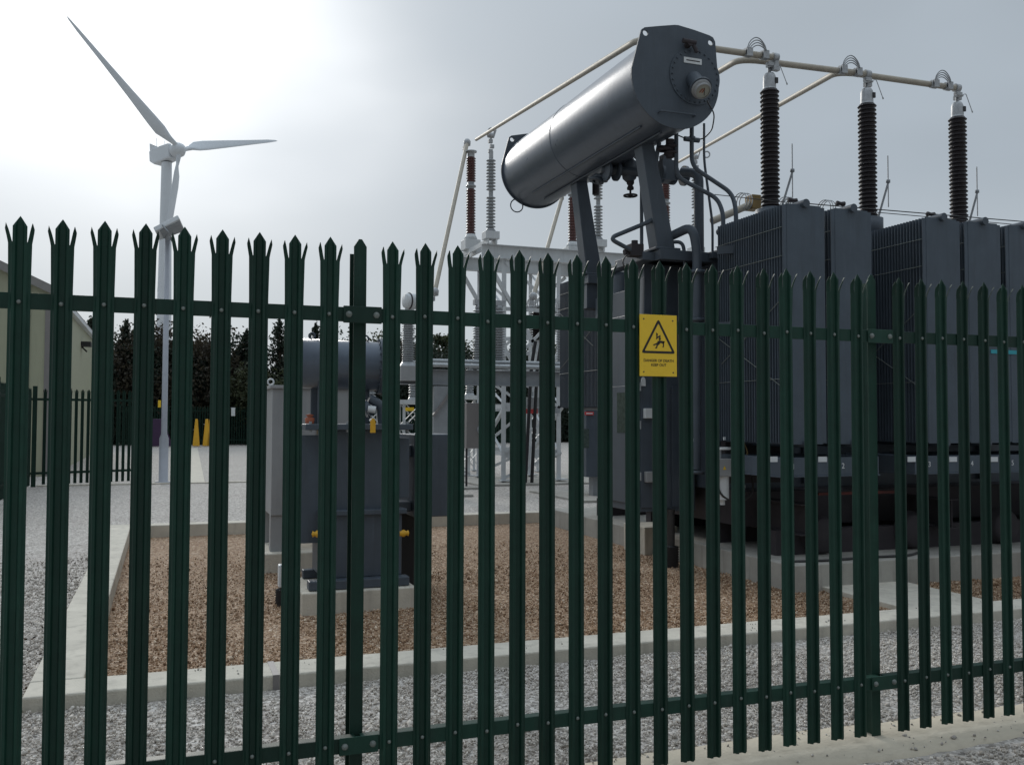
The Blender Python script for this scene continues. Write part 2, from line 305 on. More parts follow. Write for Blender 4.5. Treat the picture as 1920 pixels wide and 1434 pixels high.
# one ground sheet with a rectangular well where the bund lies
xs = [-900, IN['s0']-.15, IN['s1']+.15, 900]; ys = [-300, IN['t0']-.15, IN['t1']+.15, 1500]
vv = [(x, y, 0) for y in ys for x in xs]; ff = [(j*4+i, j*4+i+1, (j+1)*4+i+1, (j+1)*4+i) for j in range(3) for i in range(3) if not (i == 1 and j == 1)]
structure(MB().add(vv, ff).build('ground', g_white))
sheet('bund_floor', IN['s0']-.14, IN['s1']+.14, IN['t0']-.14, IN['t1']+.14, IN['z'], g_brown)
G_WSTONE = [(.42, .375, .325), (.53, .48, .425), (.58, .53, .47), (.64, .59, .525), (.76, .71, .64)]
G_BSTONE = [(.17, .10, .06), (.30, .185, .11), (.39, .255, .155), (.50, .35, .23), (.74, .61, .47)]
def stones(name, n, x0, x1, y0, y1, z, size, cols, test=None, density=None):
    x = rng.uniform(x0, x1, n); y = rng.uniform(y0, y1, n)
    if density is not None:
        k = rng.uniform(0, 1, n) < density(x, y); x = x[k]; y = y[k]
    if test is not None:
        k = test(x, y); x = x[k]; y = y[k]
    n = len(x)
    base = np.array([(1,0,0),(-1,0,0),(0,1,0),(0,-1,0),(0,0,1),(0,0,-1)], float)
    base = np.array([(.9,.2,-.1),(-.95,-.1,.1),(.1,.8,.15),(-.1,-.9,-.1),(.15,-.1,.65),(-.1,.1,-.6),(.55,-.55,.35),(-.5,.5,.35)], float)
    faces = [(4,6,0),(4,0,2),(4,2,7),(4,7,1),(4,1,3),(4,3,6),(5,2,0),(5,1,7),(5,7,2),(5,3,1),(5,0,3),(6,3,0)]
    V = base[None]*(1+rng.uniform(-.28, .28, (n, 8, 3)))
    a = rng.uniform(0, 6.283, (n, 3)); ca, sa = np.cos(a), np.sin(a)
    for i, (p, q) in enumerate(((0, 1), (0, 2), (1, 2))):
        if i: sc_ = .45
        else: sc_ = 1
        c = np.cos(a[:, i]*sc_)[:, None]; s_ = np.sin(a[:, i]*sc_)[:, None]
        vp = V[:, :, p].copy(); V[:, :, p] = c*vp-s_*V[:, :, q]; V[:, :, q] = s_*vp+c*V[:, :, q]
    V *= (size*rng.lognormal(-.05, .38, n))[:, None, None]*.5
    V[:, :, 0] += x[:, None]; V[:, :, 1] += y[:, None]; V[:, :, 2] += z+size*rng.uniform(.0, .25, n)[:, None]+(.006+.009*np.sin(2.3*x+1.1*y)*np.sin(1.7*y-.8*x+1)+.004*np.sin(7*x+3*y))[:, None]*(1 if n > 5000 else 0)
    F = (np.array(faces)[None]+8*np.arange(n)[:, None, None]).reshape(-1, 3)
    me = bpy.data.meshes.new(name); me.vertices.add(8*n); me.vertices.foreach_set('co', V.reshape(-1)); me.loops.add(F.size); me.polygons.add(len(F))
    me.loops.foreach_set('vertex_index', F.reshape(-1)); me.polygons.foreach_set('loop_start', np.arange(0, F.size, 3)); me.polygons.foreach_set('loop_total', np.full(len(F), 3))
    me.update(); me.validate(); me.materials.append(stone_mat(name+'_stones', cols)); o = bpy.data.objects.new(name, me); COL.objects.link(o); return o
tag(stones('gravel', 76000, -2.2, 8.5, 3.2, 6.12, 0, .0165, G_WSTONE, lambda x, y: ((y > 4.27) | (y < 3.74)) & ~((x > -.74) & (y > 6.03)) & (x < .55+1.35*y) & (x > -.42*y+.2)),
    'loose pale grey pinkish chippings between the green fence and the long kerb', 'gravel', kind='stuff')
tag(stones('gravel', 42000, -3.6, -.70, 6.1, 14, 0, .021, G_WSTONE, lambda x, y: x > -.30*y-.2, lambda x, y: np.clip(1.3-(y-6)/5.5, 0, 1)),
    'pale grey chippings left of the concrete kerb', 'gravel', kind='stuff')
def in_brown(x, y):
    return ~((x > 6.08) & (y > 8.1)) & ~((x > 1.19) & (x < 2.26) & (y > 8.63) & (y < 9.57)) & ~((x > 6.44) & (x < 7.55)) & (x < .9*y+2.2)
tag(stones('gravel', 110000, -.43, 10, 6.42, 14.9, -.09, .017, G_BSTONE, in_brown, lambda x, y: np.clip(1.25-(y-6.4)/5.5, 0, 1)),
    'brown shingle filling the bund around the transformers', 'gravel', kind='stuff')
tag(stones('leaf_litter', 380, -1.15, -.74, 6.1, 12.5, 0, .022, [(.02, .014, .01), (.05, .03, .02), (.10, .06, .03)], lambda x, y: x > -1.0+.12*np.sin(y*5)+.1*np.sin(y*13)),
    'dark leaf litter and soil gathered along the left edge of the kerb', 'leaf litter', kind='stuff')
tag(stones('loose_stones', 260, -.73, 9, 6.07, 6.40, .092, .014, G_WHITE, lambda x, y: np.sin(x*3.1)+np.sin(x*7.7) > .4),
    'a few stray chippings lying on top of the front kerb', 'stones', kind='stuff')
tag(stones('loose_stones', 420, 1.5, 7, 3.80, 4.23, .03, .015, G_WHITE, lambda x, y: (y > 4.1) | (y < 3.9) | (np.sin(x*9) > .5)),
    'stray chippings scattered on the sandy concrete strip under the fence', 'stones', kind='stuff')
# kerbs of the bund (outer edge, inner edge)
k = MB(); k.box((-.74, 6.06, -.14), (26.4, 6.40, .09)); structure(k.build('kerb', 'conc', bevel=.012))
k = MB(); k.box((-.74, 6.403, -.14), (-.44, 15.02, .091)); structure(k.build('kerb', 'conc', bevel=.012))
k = MB(); k.box((-.74, 15.023, -.14), (26.4, 15.30, .09)); structure(k.build('kerb', 'conc', bevel=.012))
MB().box((.66, 6.055, .0), (.70, 6.405, .0925)).build('expansion_joint', 'tan').update_tag(); tag(bpy.data.objects['expansion_joint'], 'narrow brown sealant joint across the front kerb', 'joint')
tag(MB().box((6.45, 6.403, -.12), (7.5, 8.115, -.045)).build('path', 'conc', bevel=.006), kind='structure')
# strip under the fence, ragged edge
k = MB(); n = 170; xs_ = [-2.5+i*.075 for i in range(n)]
fr = [3.80+.018*math.sin(x*3.1)+random.uniform(-.012, .012) for x in xs_]; bk = [4.235+.02*math.sin(x*2.3+1)+random.uniform(-.014, .014) for x in xs_]
vs = []
for x, a, b in zip(xs_, fr, bk): vs += [(x, a, -.02), (x, a+.015, .022), (x, (a+b)/2, .034), (x, b-.02, .026), (x, b, -.01)]
k.add(vs, [(5*i+j, 5*i+5+j, 5*i+6+j, 5*i+1+j) for i in range(n-1) for j in range(4)], True); structure(k.build('fence_footing', 'concf'))
for (a, b, c, d, nm) in (((.62, 26.0), (1.02, 26.0), (1.75, 55), (1.35, 55), 'path'),):
    structure(MB().prism([(*a, -.02), (*b, -.02), (*c, -.02), (*d, -.02)], (0, 0, .035)).build(nm, 'conc'))
structure(MB().box((-2.9, 25.55, -.02), (30, 25.75, .03)).build('path_edging', 'conc'))
for (x0, y0, x1, y1) in ((7.4, 22.2, 12.5, 25.4), (4.3, 19.4, 6.3, 20.7), (6.6, 21.4, 7.3, 22.1), (7.9, 17.3, 10.2, 20.2)):
    structure(MB().box((x0, y0, -.03), (x1, y1, .05)).build('concrete_pad', 'conc2', bevel=.01))
# ================================================================== PALISADE FENCES
def pale_mesh(H, W=.077, split=.10):
    # W section: x positions and depth; towards -y is towards the camera
    prof = [(-.5, .006), (-.40, .002), (-.33, -.008), (-.20, -.010), (-.13, .003), (.13, .003), (.20, -.010), (.33, -.008), (.40, .002), (.5, .006)]
    t = .003; mb = MB(); zs = 0; 
    def strip(pts, z0, z1, k=1.0, dy=0.0):
        n = len(pts); fl_ = [(x*(k if abs(x) > .3 else 1), y-(dy if abs(x) > .35 else 0)) for x, y in pts]
        vs = [(x*W, y, z0) for x, y in pts]+[(x*W, y, z1) for x, y in fl_]+[(x*W, y+t, z0) for x, y in pts]+[(x*W, y+t, z1) for x, y in fl_]
        fs = []
        for i in range(n-1): fs += [(i, i+1, n+i+1, n+i), (2*n+i, 3*n+i, 3*n+i+1, 2*n+i+1)]
        fs += [(0, n, 3*n, 2*n), (n-1, 3*n-1, 4*n-1, 2*n-1), *[(i, 2*n+i, 2*n+i+1, i+1) for i in range(n-1)], *[(n+i, n+i+1, 3*n+i+1, 3*n+i) for i in range(n-1)]]
        mb.add(vs, fs)
    zt = H-split
    strip(prof, 0, zt-.17); strip(prof, zt-.17, zt, 1.07, .004)
    # centre spear
    c = [(-.325, -.008), (-.20, -.010), (-.13, .002), (.13, .002), (.20, -.010), (.325, -.008)]
    strip(c, zt, H-.040)
    n = len(c); vs = [(x*W, y, H-.040) for x, y in c]+[(x*W, y+t, H-.040) for x, y in c]+[(-.008, -.002, H-.012), (.008, -.002, H-.012), (0, -.001, H), (-.008, .001, H-.012), (.008, .001, H-.012)]
    a = 2*n; mb.add(vs, [(0, 1, a), (1, 2, a), (2, 3, a+1, a), (3, 4, a+1), (4, 5, a+1), (a, a+1, a+2), (n, a+3, n+1), (n+1, a+3, n+2), (n+2, a+3, a+4, n+3), (n+3, a+4, n+4), (n+4, a+4, n+5), (a+3, a+2, a+4), (0, a, a+3, n), (5, n+5, a+4, a+1), (a, a+2, a+3), (a+1, a+4, a+2)])
    # splayed outer prongs, curling outwards
    for sg in (-1, 1):
        q = []
        for zz, o, wi, dy in ((-.004, .33*W, .205*W, -.002), (.020, .405*W, .185*W, -.006), (.038, .46*W, .175*W, -.012), (.048, .495*W, .16*W, -.017), (.068, .585*W, .01*W, -.029)):
            q.append((sg*o, sg*(o+wi), zt+zz*split/.1, dy))
        vs = []
        for x0, x1, z, dy in q: vs += [(x0, -.004+dy, z), (x1, .005+dy, z), (x0, -.001+dy, z), (x1, .008+dy, z)]
        fs = []
        for i in range(len(q)-1):
            b = 4*i; fs += [(b, b+1, b+5, b+4), (b+2, b+6, b+7, b+3), (b, b+4, b+6, b+2), (b+1, b+3, b+7, b+5)]
        mb.add(vs, fs)
    return mb
FT = 3.955
fence = thing('palisade_fence', (.785, FT, 0), 'tall green steel palisade fence with three-pointed pales across the whole foreground', 'fence')
PALES = [.644-.1453*i for i in range(17)][::-1]+[.912+.1453*i for i in range(18)]+[3.662+.1463*i for i in range(17)]
proto = pale_mesh(2.385).build('pale', 'green', None)
proto.data.name = 'pale'; b_ = MB().lathe((0, -.0095, 0), (0, 1, 0), [(0, 0.0), (.001, .0045), (.004, .0075), (.0065, .0085)], 12); bolt0 = b_.build('bolt', 'boltm', None); bolt_me = bolt0.data
from mathutils import Euler
for i, s in enumerate(PALES):
    dz = random.uniform(-.004, .004); o = bpy.data.objects.new('pale', proto.data); COL.objects.link(o); o.parent = fence; o.location = (s-.785, 0, .068+dz)
    o.rotation_euler = (random.uniform(-.0015, .0015), random.uniform(-.002, .002), random.uniform(-.02, .02))
    for z in (2.127, .328):
        b = bpy.data.objects.new('bolt', bolt_me); COL.objects.link(b); b.parent = o; b.location = (random.uniform(-.002, .002), 0, z-.068+random.uniform(-.003, .003)); b.rotation_euler = (0, random.uniform(0, 3), 0)
bpy.data.objects.remove(proto); bpy.data.objects.remove(bolt0)
POSTS = [-1.965, .785, 3.535, 6.285]
for z in (2.13, .325):
    for a, b in zip(POSTS, POSTS[1:]):
        for rr_ in ((a+.012, b-.012),):
            r_ = MB(); r_.box((rr_[0], FT+.0095, z-.031), (rr_[1], FT+.0155, z+.031)); r_.box((rr_[0], FT+.0157, z+.025), (rr_[1], FT+.062, z+.031)); r_.build('rail', 'green', fence, bevel=.0015)
for p in POSTS:
    q = MB(); y0 = FT+.065; H = 2.465
    q.box((p-.0275, y0, 0), (p+.0275, y0+.006, H-.032)); q.box((p-.0275, y0+.094, 0), (p+.0275, y0+.1, H-.05)); q.box((p-.002, y0+.006, 0), (p+.002, y0+.094, H-.04))
    q.add([(p-.0275, y0, H-.032), (p+.0275, y0, H-.032), (p+.007, y0, H), (p-.007, y0, H), (p-.0275, y0+.006, H-.032), (p+.0275, y0+.006, H-.032), (p+.007, y0+.006, H), (p-.007, y0+.006, H)], [(0,1,2,3), (4,7,6,5), (1,5,6,2), (0,3,7,4), (3,2,6,7)])
    q.build('post', 'green', fence)
    for z in (2.13, .325):
        pl = MB().box((p-.082, FT-.0005, z-.036), (p+.082, FT+.0093, z+.036)).build('fishplate', 'green', fence, bevel=.002)
        for dx in (-.059, .059):
            MB().lathe((p+dx, FT-.0125, z), (0, 1, 0), [(0, 0.0), (.001, .006), (.005, .0115), (.009, .0135), (.012, .0138)], 18).build('bolt', 'boltm', pl)
# distant palisades (same pattern, one frame each)
def far_fence(name_label, x0, y0, x1, y1, maxpales, H=2.4, gap_posts=None, z=.05):
    t = thing('palisade_fence', (x0, y0, 0), name_label, 'fence'); d = Vector((x1-x0, y1-y0, 0)); Ln = d.length; d.normalize(); nrm = Vector((d.y, -d.x, 0))
    ang = math.atan2(d.y, d.x); me = pale_mesh(H-z).build('pale', 'green_far', None); n = int(Ln/.1453)
    rest = MB()
    for i in range(n):
        if i % 19 == 0: continue
        if i < maxpales:
            o = bpy.data.objects.new('pale', me.data); COL.objects.link(o); o.parent = t; o.location = d*(.1453*i+.07)+Vector((0, 0, z)); o.rotation_euler = (0, 0, ang)
        else:
            p = Vector((x0, y0, 0))+d*(.1453*i+.07)
            rest.bar(p+Vector((0, 0, z)), p+Vector((0, 0, H-.06)), .068, .02, up=nrm); rest.bar(p+Vector((0, 0, H-.06)), p+Vector((0, 0, H)), .05, .01, .002, .002, up=nrm)
    if rest.v: tag(rest.build('pale', 'green_far', t), kind='stuff')
    bpy.data.objects.remove(me)
    for zz in (2.13, .33):
        MB().bar((x0, y0, zz), (x1, y1, zz), .012, .06).build('rail', 'green_far', t)
    for i in range(0, n, 19):
        p = Vector((x0, y0, 0))+d*.1453*i-nrm*.06
        MB().bar(p, p+Vector((0, 0, 2.45)), .055, .1, up=nrm).build('post', 'green_far', t)
    return t
far_fence('green palisade running back along the left edge to the fence corner', -3.02, 25.45, -3.02, 16.0, 100)
far_fence('short dark green palisade in front of the cream shed gable, ending beside the lamp post', -2.95, 25.5, -.72, 26.35, 100)
far_fence('distant dark palisade along the foot of the trees', -2.5, 61.3, 24, 59.2, 90)
# ================================================================== WARNING SIGN
sg = thing('warning_sign', (2.198, FT-.019, 1.89), 'yellow danger of death keep out sign with black triangle, fixed to the foreground fence', 'sign')
y = FT-.0185; SX, SZ = 2.098, 1.893; SW, SH = .20, .293
MB().box((SX, y, SZ), (SX+SW, y+.0025, SZ+SH)).build('sign_plate', 'yellow', sg, bevel=.0006)
def sp_(u, v): return (SX+SW*u, y-.0008, SZ+SH*(1-v))       # u,v in 0..1 from the top left
def rounded(poly, r, k=5):
    o = []
    n = len(poly)
    for i in range(n):
        a, b, c = Vector(poly[i-1]), Vector(poly[i]), Vector(poly[(i+1) % n]); d1 = (a-b).normalized(); d2 = (c-b).normalized()
        for j in range(k+1):
            t = j/k; o.append(tuple((b+d1*r)*(1-t)**2+b*2*t*(1-t)+(b+d2*r)*t*t))
    return o
tri = [(SX+.100, 0, SZ+SH-.0185), (SX+.192, 0, SZ+SH-.184), (SX+.008, 0, SZ+SH-.184)]
cx, cz = SX+.100, SZ+SH-.129
def inset(p, k): return (cx+(p[0]-cx)*k, 0, cz+(p[2]-cz)*k)
A = rounded([(p[0], 0, p[2]) for p in tri], .016); B = rounded([inset(p, .80) for p in tri], .006)
n = len(A); tm = MB()
vs = [(p[0], y-.0009, p[2]) for p in A]+[(p[0], y-.0009, p[2]) for p in B]+[(p[0], y, p[2]) for p in A]+[(p[0], y, p[2]) for p in B]
fs = []
for i in range(n):
    j = (i+1) % n; fs += [(i, j, n+j, n+i), (i, 2*n+i, 2*n+j, j), (n+i, n+j, 3*n+j, 3*n+i)]
tm.add(vs, fs); tm.build('warning_triangle', 'ink', sg)
bm_ = MB()
def pix(pts): return [(SX+.2*(px_-675)/335, y, SZ+SH-.293*(py_-710)/563) for px_, py_ in pts]
for poly in ([(822,873),(838,885),(834,912),(860,893),(862,928),(867,928),(856,948),(842,930),(849,928),(849,913),(822,938),(824,905)],        # bolt of lightning
             [(833,953),(850,946),(872,947),(893,952),(897,962),(886,972),(864,968),(846,972),(836,963)],                                          # torso and head
             [(836,960),(848,971),(826,985),(812,987),(803,996),(794,983),(806,978),(820,972)],                                                    # bent leg
             [(846,968),(860,972),(838,990),(832,1008),(828,1018),(813,1018),(814,1011),(822,1004),(826,986)],                                     # other leg
             [(880,966),(893,962),(893,985),(892,1000),(884,1011),(880,1004),(884,988)]):                                                          # arm
    bm_.prism(pix(poly), (0, -.0009, 0))
bm_.lathe(tuple(pix([(892, 957)])[0]), (0, -1, 0), [(0, .004), (.0009, .004), (.0009, 0)], 14)
bm_.build('pictogram', 'ink', sg)
text('lettering', 'DANGER OF DEATH', .0178, (SX+.1015, y-.0003, SZ+SH-.219), (1, 0, 0), (0, 0, 1), 'ink', sg, depth=.0004, bold=.0003)
text('lettering', 'KEEP OUT', .0178, (SX+.1015, y-.0003, SZ+SH-.2395), (1, 0, 0), (0, 0, 1), 'ink', sg, depth=.0004, bold=.0003)
for u_, v_ in ((.11, .075), (.89, .09), (.11, .93), (.90, .935)):
    p = sp_(u_, v_); MB().lathe((p[0], y-.002, p[2]), (0, 1, 0), [(0, 0), (.0006, .0028), (.0022, .0042)], 12).build('screw', 'brownd', sg)
# ================================================================== BIG TRANSFORMER
BT = thing('power_transformer', (6.1, 8.1, .19), 'huge dark grey power transformer with radiator banks, three tall bushings and a raised oil conservator', 'transformer')
tag(MB().box((6.08, 8.11, -.12), (22, 14.6, .19)).build('concrete_plinth', 'conc2', bevel=.012), 'low wide concrete plinth under the huge dark grey transformer', 'plinth')
tk = MB(); tk.box((6.22, 9.75, .85), (18, 11.75, 3.62)); tk.box((6.12, 9.65, 3.62), (18.1, 11.85, 3.70)); tk.box((6.6, 10.0, 3.70), (17.6, 11.5, 3.86))
for i in range(12): tk.box((6.5+i*.95, 9.69, .9), (6.56+i*.95, 9.75, 3.6))
tk.build('tank', 'dgrey', BT, bevel=.006)
uf = MB(); uf.box((6.3, 9.3, .45), (18, 12.1, .85))
for x in (6.6, 8.6, 10.9, 13): uf.ibeam((x, 8.5, .60), (x, 13.5, .60), .22, .34)
for y_ in (8.75, 9.9, 11.6, 13.2): uf.box((6.35, y_, .19), (18, y_+.14, .46))
uf.build('underframe', 'under', BT); 
for x in (6.9, 8.2, 9.6): MB().lathe((x, 8.62, .40), (0, 1, 0), [(0, .0), (0, .17), (.03, .20), (.09, .20), (.12, .23), (.14, .23), (.14, 0)], 20).build('wheel', 'under', BT)
MB().box((6.9, 8.72, .84), (8.1, 8.76, .87)).build('support_rail', 'rust', BT)
# radiators
def radiator(x0, w_, t0, n, z0, z1, pitch=.047, flip=1):
    m_ = MB()
    for i in range(n):
        y_ = t0+flip*i*pitch; th = .011
        e = .012
        a, b = (y_, y_+th*flip)
        m_.box((x0, a, z0+e), (x0+w_, b, z1-e))
        if i == 0 or i == n-1:
            pass
        m_.box((x0+.05, min(a, b)-.004, z0), (x0+w_-.05, max(a, b)+.004, z1))
    r = m_.build('radiator', 'rad', BT, bevel=0)
    cxx = x0+w_/2; ye = t0+flip*(n*pitch)
    for z_ in (z1-.06, z0+.06):
        MB().cyl((cxx, t0-.05*flip, z_+.07 if z_ > 2 else z_-.05), (cxx, ye+.35*flip, z_+.07 if z_ > 2 else z_-.05), .045, n=20).build('header_pipe', 'dgrey', r)
    for z_ in (z0+(z1-z0)*.27, z0+(z1-z0)*.78, z0+(z1-z0)*.90):
        q = MB(); q.cyl((x0-.012, t0+.005*flip, z_), (x0-.012, t0+flip*n*pitch, z_), .0035, n=6); q.build('tie_rod', 'boltm', r)
    # diagonal brace rods seen on the ribbed side
    q = MB(); q.cyl((x0-.014, t0+.05*flip, z0+.62), (x0-.014, t0+flip*n*pitch*.95, z0+1.2), .004, n=6); q.cyl((x0-.014, t0+.05*flip, z0+1.5), (x0-.014, t0+flip*n*pitch*.9, z0+.9), .004, n=6); q.build('brace_rod', 'boltm', r)
    return r
for x0 in (6.06, 6.68): radiator(x0, .535, 8.20, 27, 1.43, 3.965)
for x0 in (7.93, 8.54, 9.16, 9.78, 10.4): radiator(x0, .54, 8.20, 24, 1.43, 3.965)
for x0 in (5.90, 6.52): radiator(x0, .54, 13.75, 30, 1.86, 3.86, flip=-1)
# fan ducts under the banks with their lettering
for k_, (a, b, nums) in enumerate(((6.02, 7.30, ((6.42, 'FAN 1'), (7.02, 'FAN 2'))), (7.80, 10.9, ((8.22, 'FAN 3'), (8.83, 'FAN 4'), (9.45, 'FAN 5'))))):
    bx_ = MB(); bx_.box((a, 8.22, 1.10), (b, 9.35, 1.29)); bx_.box((a-.01, 8.205, 1.085), (b+.01, 9.36, 1.10)); fd = bx_.build('fan_duct', 'rad', BT, bevel=.004)
    for x_, tx in nums:
        x_ = Tp({'1': 1488, '2': 1581, '3': 1743, '4': 1823, '5': 1899}[tx[-1]], 880, 8.217)[0]
        text('lettering', tx[-1], .082, (x_, 8.217, 1.195), (1, 0, 0), (0, 0, 1), 'label', fd, depth=.001)
for u_ in (1451, 1544, 1711, 1789, 1866):
    p = Tp(u_, 861, 8.2); MB().box((p[0]-.055, 8.212, p[2]-.028), (p[0]+.055, 8.2185, p[2]+.028)).build('label_plate', 'label', BT)
MB().box((8.90, 8.188, 2.455), (9.32, 8.1945, 2.50)).build('marker_tape', 'cyan', BT)
# tall bushings
def bushing(x, y_, z0, z1):
    base = MB(); base.lathe((x, y_, 0), (0, 0, 1), [(3.86, 0), (3.86, .24), (3.92, .24), (3.92, .19), (4.30, .17), (4.34, .20), (z0-.03, .20), (z0-.03, .13), (z0, .13)], 28); bs = base.build('bushing', 'dgrey', BT)
    MB().lathe((x, y_, 0), (0, 0, 1), sheds(z0, z1, 27, .102, .130, .004), 28).build('shed_column', 'brownp', bs)
    MB().lathe((x, y_, z1), (0, 0, 1), [(0, .10), (0, .088), (.03, .088), (.17, .085), (.20, .075), (.225, .06), (.235, .03), (.235, .022), (.36, .022), (.36, 0)], 24).build('cap', 'alum', bs)
    MB().box((x+.035, y_-.093, z1+.075), (x+.075, y_-.07, z1+.15)).build('cap_plate', 'cable', bs)
    tc_ = MB(); tc_.cbox((x, y_-.02, z1+.345), (.10, .07, .05)); tc_.cyl((x-.07, y_-.03, z1+.30), (x+.08, y_-.03, z1+.33), .016, n=10); tc_.cyl((x-.06, y_-.03, z1+.355), (x+.05, y_-.03, z1+.34), .012, n=10)
    tc_.tube([(x+.03, y_-.02, z1+.33), (x+.15, y_-.02, z1+.37), (x+.27, y_-.02, z1+.11)], .006, 6, bend=.02); tc_.cyl((x+.265, y_-.02, z1+.125), (x+.273, y_-.02, z1+.10), .010, n=8)
    tc_.build('terminal', 'alum', bs)
    q = MB(); q.cyl((x+.36, y_, 4.72), (x+.36, y_, 5.46), .008, n=8); q.build('arcing_rod', 'alum', bs)
    q = MB(); q.cyl((x+.12, y_, 4.40), (x+.37, y_, 5.10), .016, n=8); q.lathe((x+.36, y_, 5.06), (0, 0, 1), [(0, 0), (.01, .03), (.05, .03), (.06, 0)], 10); q.build('rod_arm', 'galv2', bs)
for x in (7.64, 9.28, 10.94): bushing(x, 10.6, 4.55, 6.16)
# cabinet hung on the end of the tank
cb = MB(); cb.box((5.36, 10.12, .57), (6.16, 10.9, 2.98)); cab = cb.build('control_cabinet', 'dgrey', BT, bevel=.006)
MB().box((5.40, 10.104, .62), (5.80, 10.12, 2.10)).build('door', 'dgrey', cab, bevel=.003)
MB().box((5.83, 10.104, .62), (6.13, 10.12, 2.10)).build('door', 'dgrey', cab, bevel=.003)
MB().box((5.342, 10.18, .66), (5.36, 10.84, 2.1)).build('door', 'dgrey', cab, bevel=.003)
MB().box((5.337, 10.30, 1.52), (5.342, 10.62, 2.02)).build('door_window', 'glass', cab)
for z_ in (1.0, 1.62, 2.08): MB().box((5.385, 10.092, z_-.05), (5.397, 10.104, z_+.05)).build('hinge', 'galv', cab)
MB().box((5.43, 10.05, 1.70), (5.55, 10.104, 1.82)).build('switch_box', 'label', cab, bevel=.004)
MB().box((5.44, 10.03, .93), (5.56, 10.104, 1.06)).build('socket_box', 'resist', cab, bevel=.008)
hp = [(5.43+.03*math.cos(a), 10.094, 2.15+.05*math.sin(a)) for a in [i*math.pi/8 for i in range(9)]]+[(5.40, 10.094, 2.09), (5.46, 10.094, 2.09)]
MB().prism(hp, (0, .012, 0)).build('tag_plate', 'label', cab)
ws = MB(); ws.box((5.50, 10.2, 2.98), (6.2, 10.7, 3.62)); ws.box((5.3, 9.86, 3.58), (6.25, 10.6, 3.68)); ws.build('tap_changer_housing', 'dgrey', BT, bevel=.006)
MB().lathe((5.43, 10.18, 3.38), (0, -1, 0), [(0, .0), (0, .055), (.01, .055), (.01, 0)], 20).build('oval_plate', 'label', BT)
# conservator
CS, CZ, CT0, CT1, CR = 5.355, 5.52, 9.19, 13.46, .535
cn = MB(); cn.cyl((CS, CT0, CZ), (CS, CT1, CZ), CR, n=72, cap=False); cn.build('conservator', 'dgrey2', BT); cons = [o for o in BT.children if o.name.startswith('conservator')][0]
sm = MB(); sm.ring((CS, 11.6, CZ), (0, 1, 0), CR+.001, .004, 72, 6); sm.build('weld_seam', 'dgrey2', cons)
for t_ in (CT0, CT1):
    poly = [Tp(a, b, CT0) for a, b in ((1199,64),(1201,57),(1207,53),(1235,50.5),(1263,48.5),(1270,49),(1300,58),(1328,68),(1335,72),(1339,80))]
    poly = [(p[0]-CS, p[2]-CZ) for p in poly]
    arc = [(.562*math.cos(a), .562*math.sin(a)) for a in [math.radians(12-i*6.2) for i in range(33)]]
    full = [(CS+a, t_, CZ+b) for a, b in poly+arc]
    ep = MB(); n = len(full)
    # holes in the lugs: rings cut by building the plate from a bmesh below
    me = bpy.data.meshes.new('end_plate'); bm = bmesh.new()
    outer = [bm.verts.new((p[0]-6.1, p[1]-8.1, p[2]-.19)) for p in full]; ed = [bm.edges.new((outer[i], outer[(i+1) % n])) for i in range(n)]
    for hu, hv in ((1208.5, 63.5), (1330.5, 82)):
        hc = Tp(hu, hv, CT0); hs = [bm.verts.new((hc[0]-6.1+.033*math.cos(a), t_-8.1, hc[2]-.19+.033*math.sin(a))) for a in [i*math.pi/10 for i in range(20)]]
        ed += [bm.edges.new((hs[i], hs[(i+1) % 20])) for i in range(20)]
    bmesh.ops.triangle_fill(bm, use_beauty=True, use_dissolve=False, edges=ed)
    ex = bmesh.ops.extrude_face_region(bm, geom=bm.faces[:]); bmesh.ops.translate(bm, verts=[v for v in ex['geom'] if isinstance(v, bmesh.types.BMVert)], vec=(0, -.022 if t_ == CT0 else .022, 0))
    bmesh.ops.recalc_face_normals(bm, faces=bm.faces); bm.to_mesh(me); bm.free(); me.materials.append(M['dgrey']); o = bpy.data.objects.new('end_plate', me); COL.objects.link(o); o.parent = cons
MC = Tp(1303, 144, 9.16); mc = MB(); mc.cyl((MC[0], 9.155, MC[2]), (MC[0], 9.17, MC[2]), .325, n=56)
for i in range(28):
    a = i*2*math.pi/28; mc.cyl((MC[0]+.295*math.cos(a), 9.140, MC[2]+.295*math.sin(a)), (MC[0]+.295*math.cos(a), 9.156, MC[2]+.295*math.sin(a)), .012, n=6)
mc.build('manway_cover', 'dgrey', cons)
gp = Tp(1300, 148, 9.15); g1 = Tp(1313, 165, 8.98); gg = MB(); gg.cyl(gp, g1, .088, n=28); dv = (Vector(g1)-Vector(gp)).normalized(); gg.cyl(Vector(g1), Vector(g1)+dv*.02, .128, n=32); gg.build('gauge_neck', 'dgrey', cons)
g2 = Vector(g1)+dv*.02; gb = MB(); gb.lathe(g2, dv, [(0, .11), (.03, .11), (.03, .092), (.05, .088), (.075, .09), (.075, .08)], 32); gb.build('oil_gauge', 'resist', cons)
MB().cyl(g2+dv*.055, g2+dv*.066, .081, n=32).build('dial', 'dial', cons)
nd = MB(); c_ = g2+dv*.068; x_ = Vector((1, 0, 0)); z_ = dv.cross(x_).normalized(); nd.bar(c_+x_*.035-z_*.045, c_+x_*.0+z_*.04, .008, .003); nd.build('needle', 'ink', cons)
nd = MB(); nd.bar(c_-x_*.035-z_*.02, c_-x_*.01+z_*.03, .018, .002); nd.bar(c_-x_*.005-z_*.02, c_+x_*.012+z_*.03, .014, .002); nd.build('dial_mark', 'orange', cons)
p = Tp(1300, 114, 9.14); MB().box((p[0]-.115, 9.148, p[2]-.033), (p[0]+.115, 9.1545, p[2]+.033)).build('nameplate', 'label', cons)
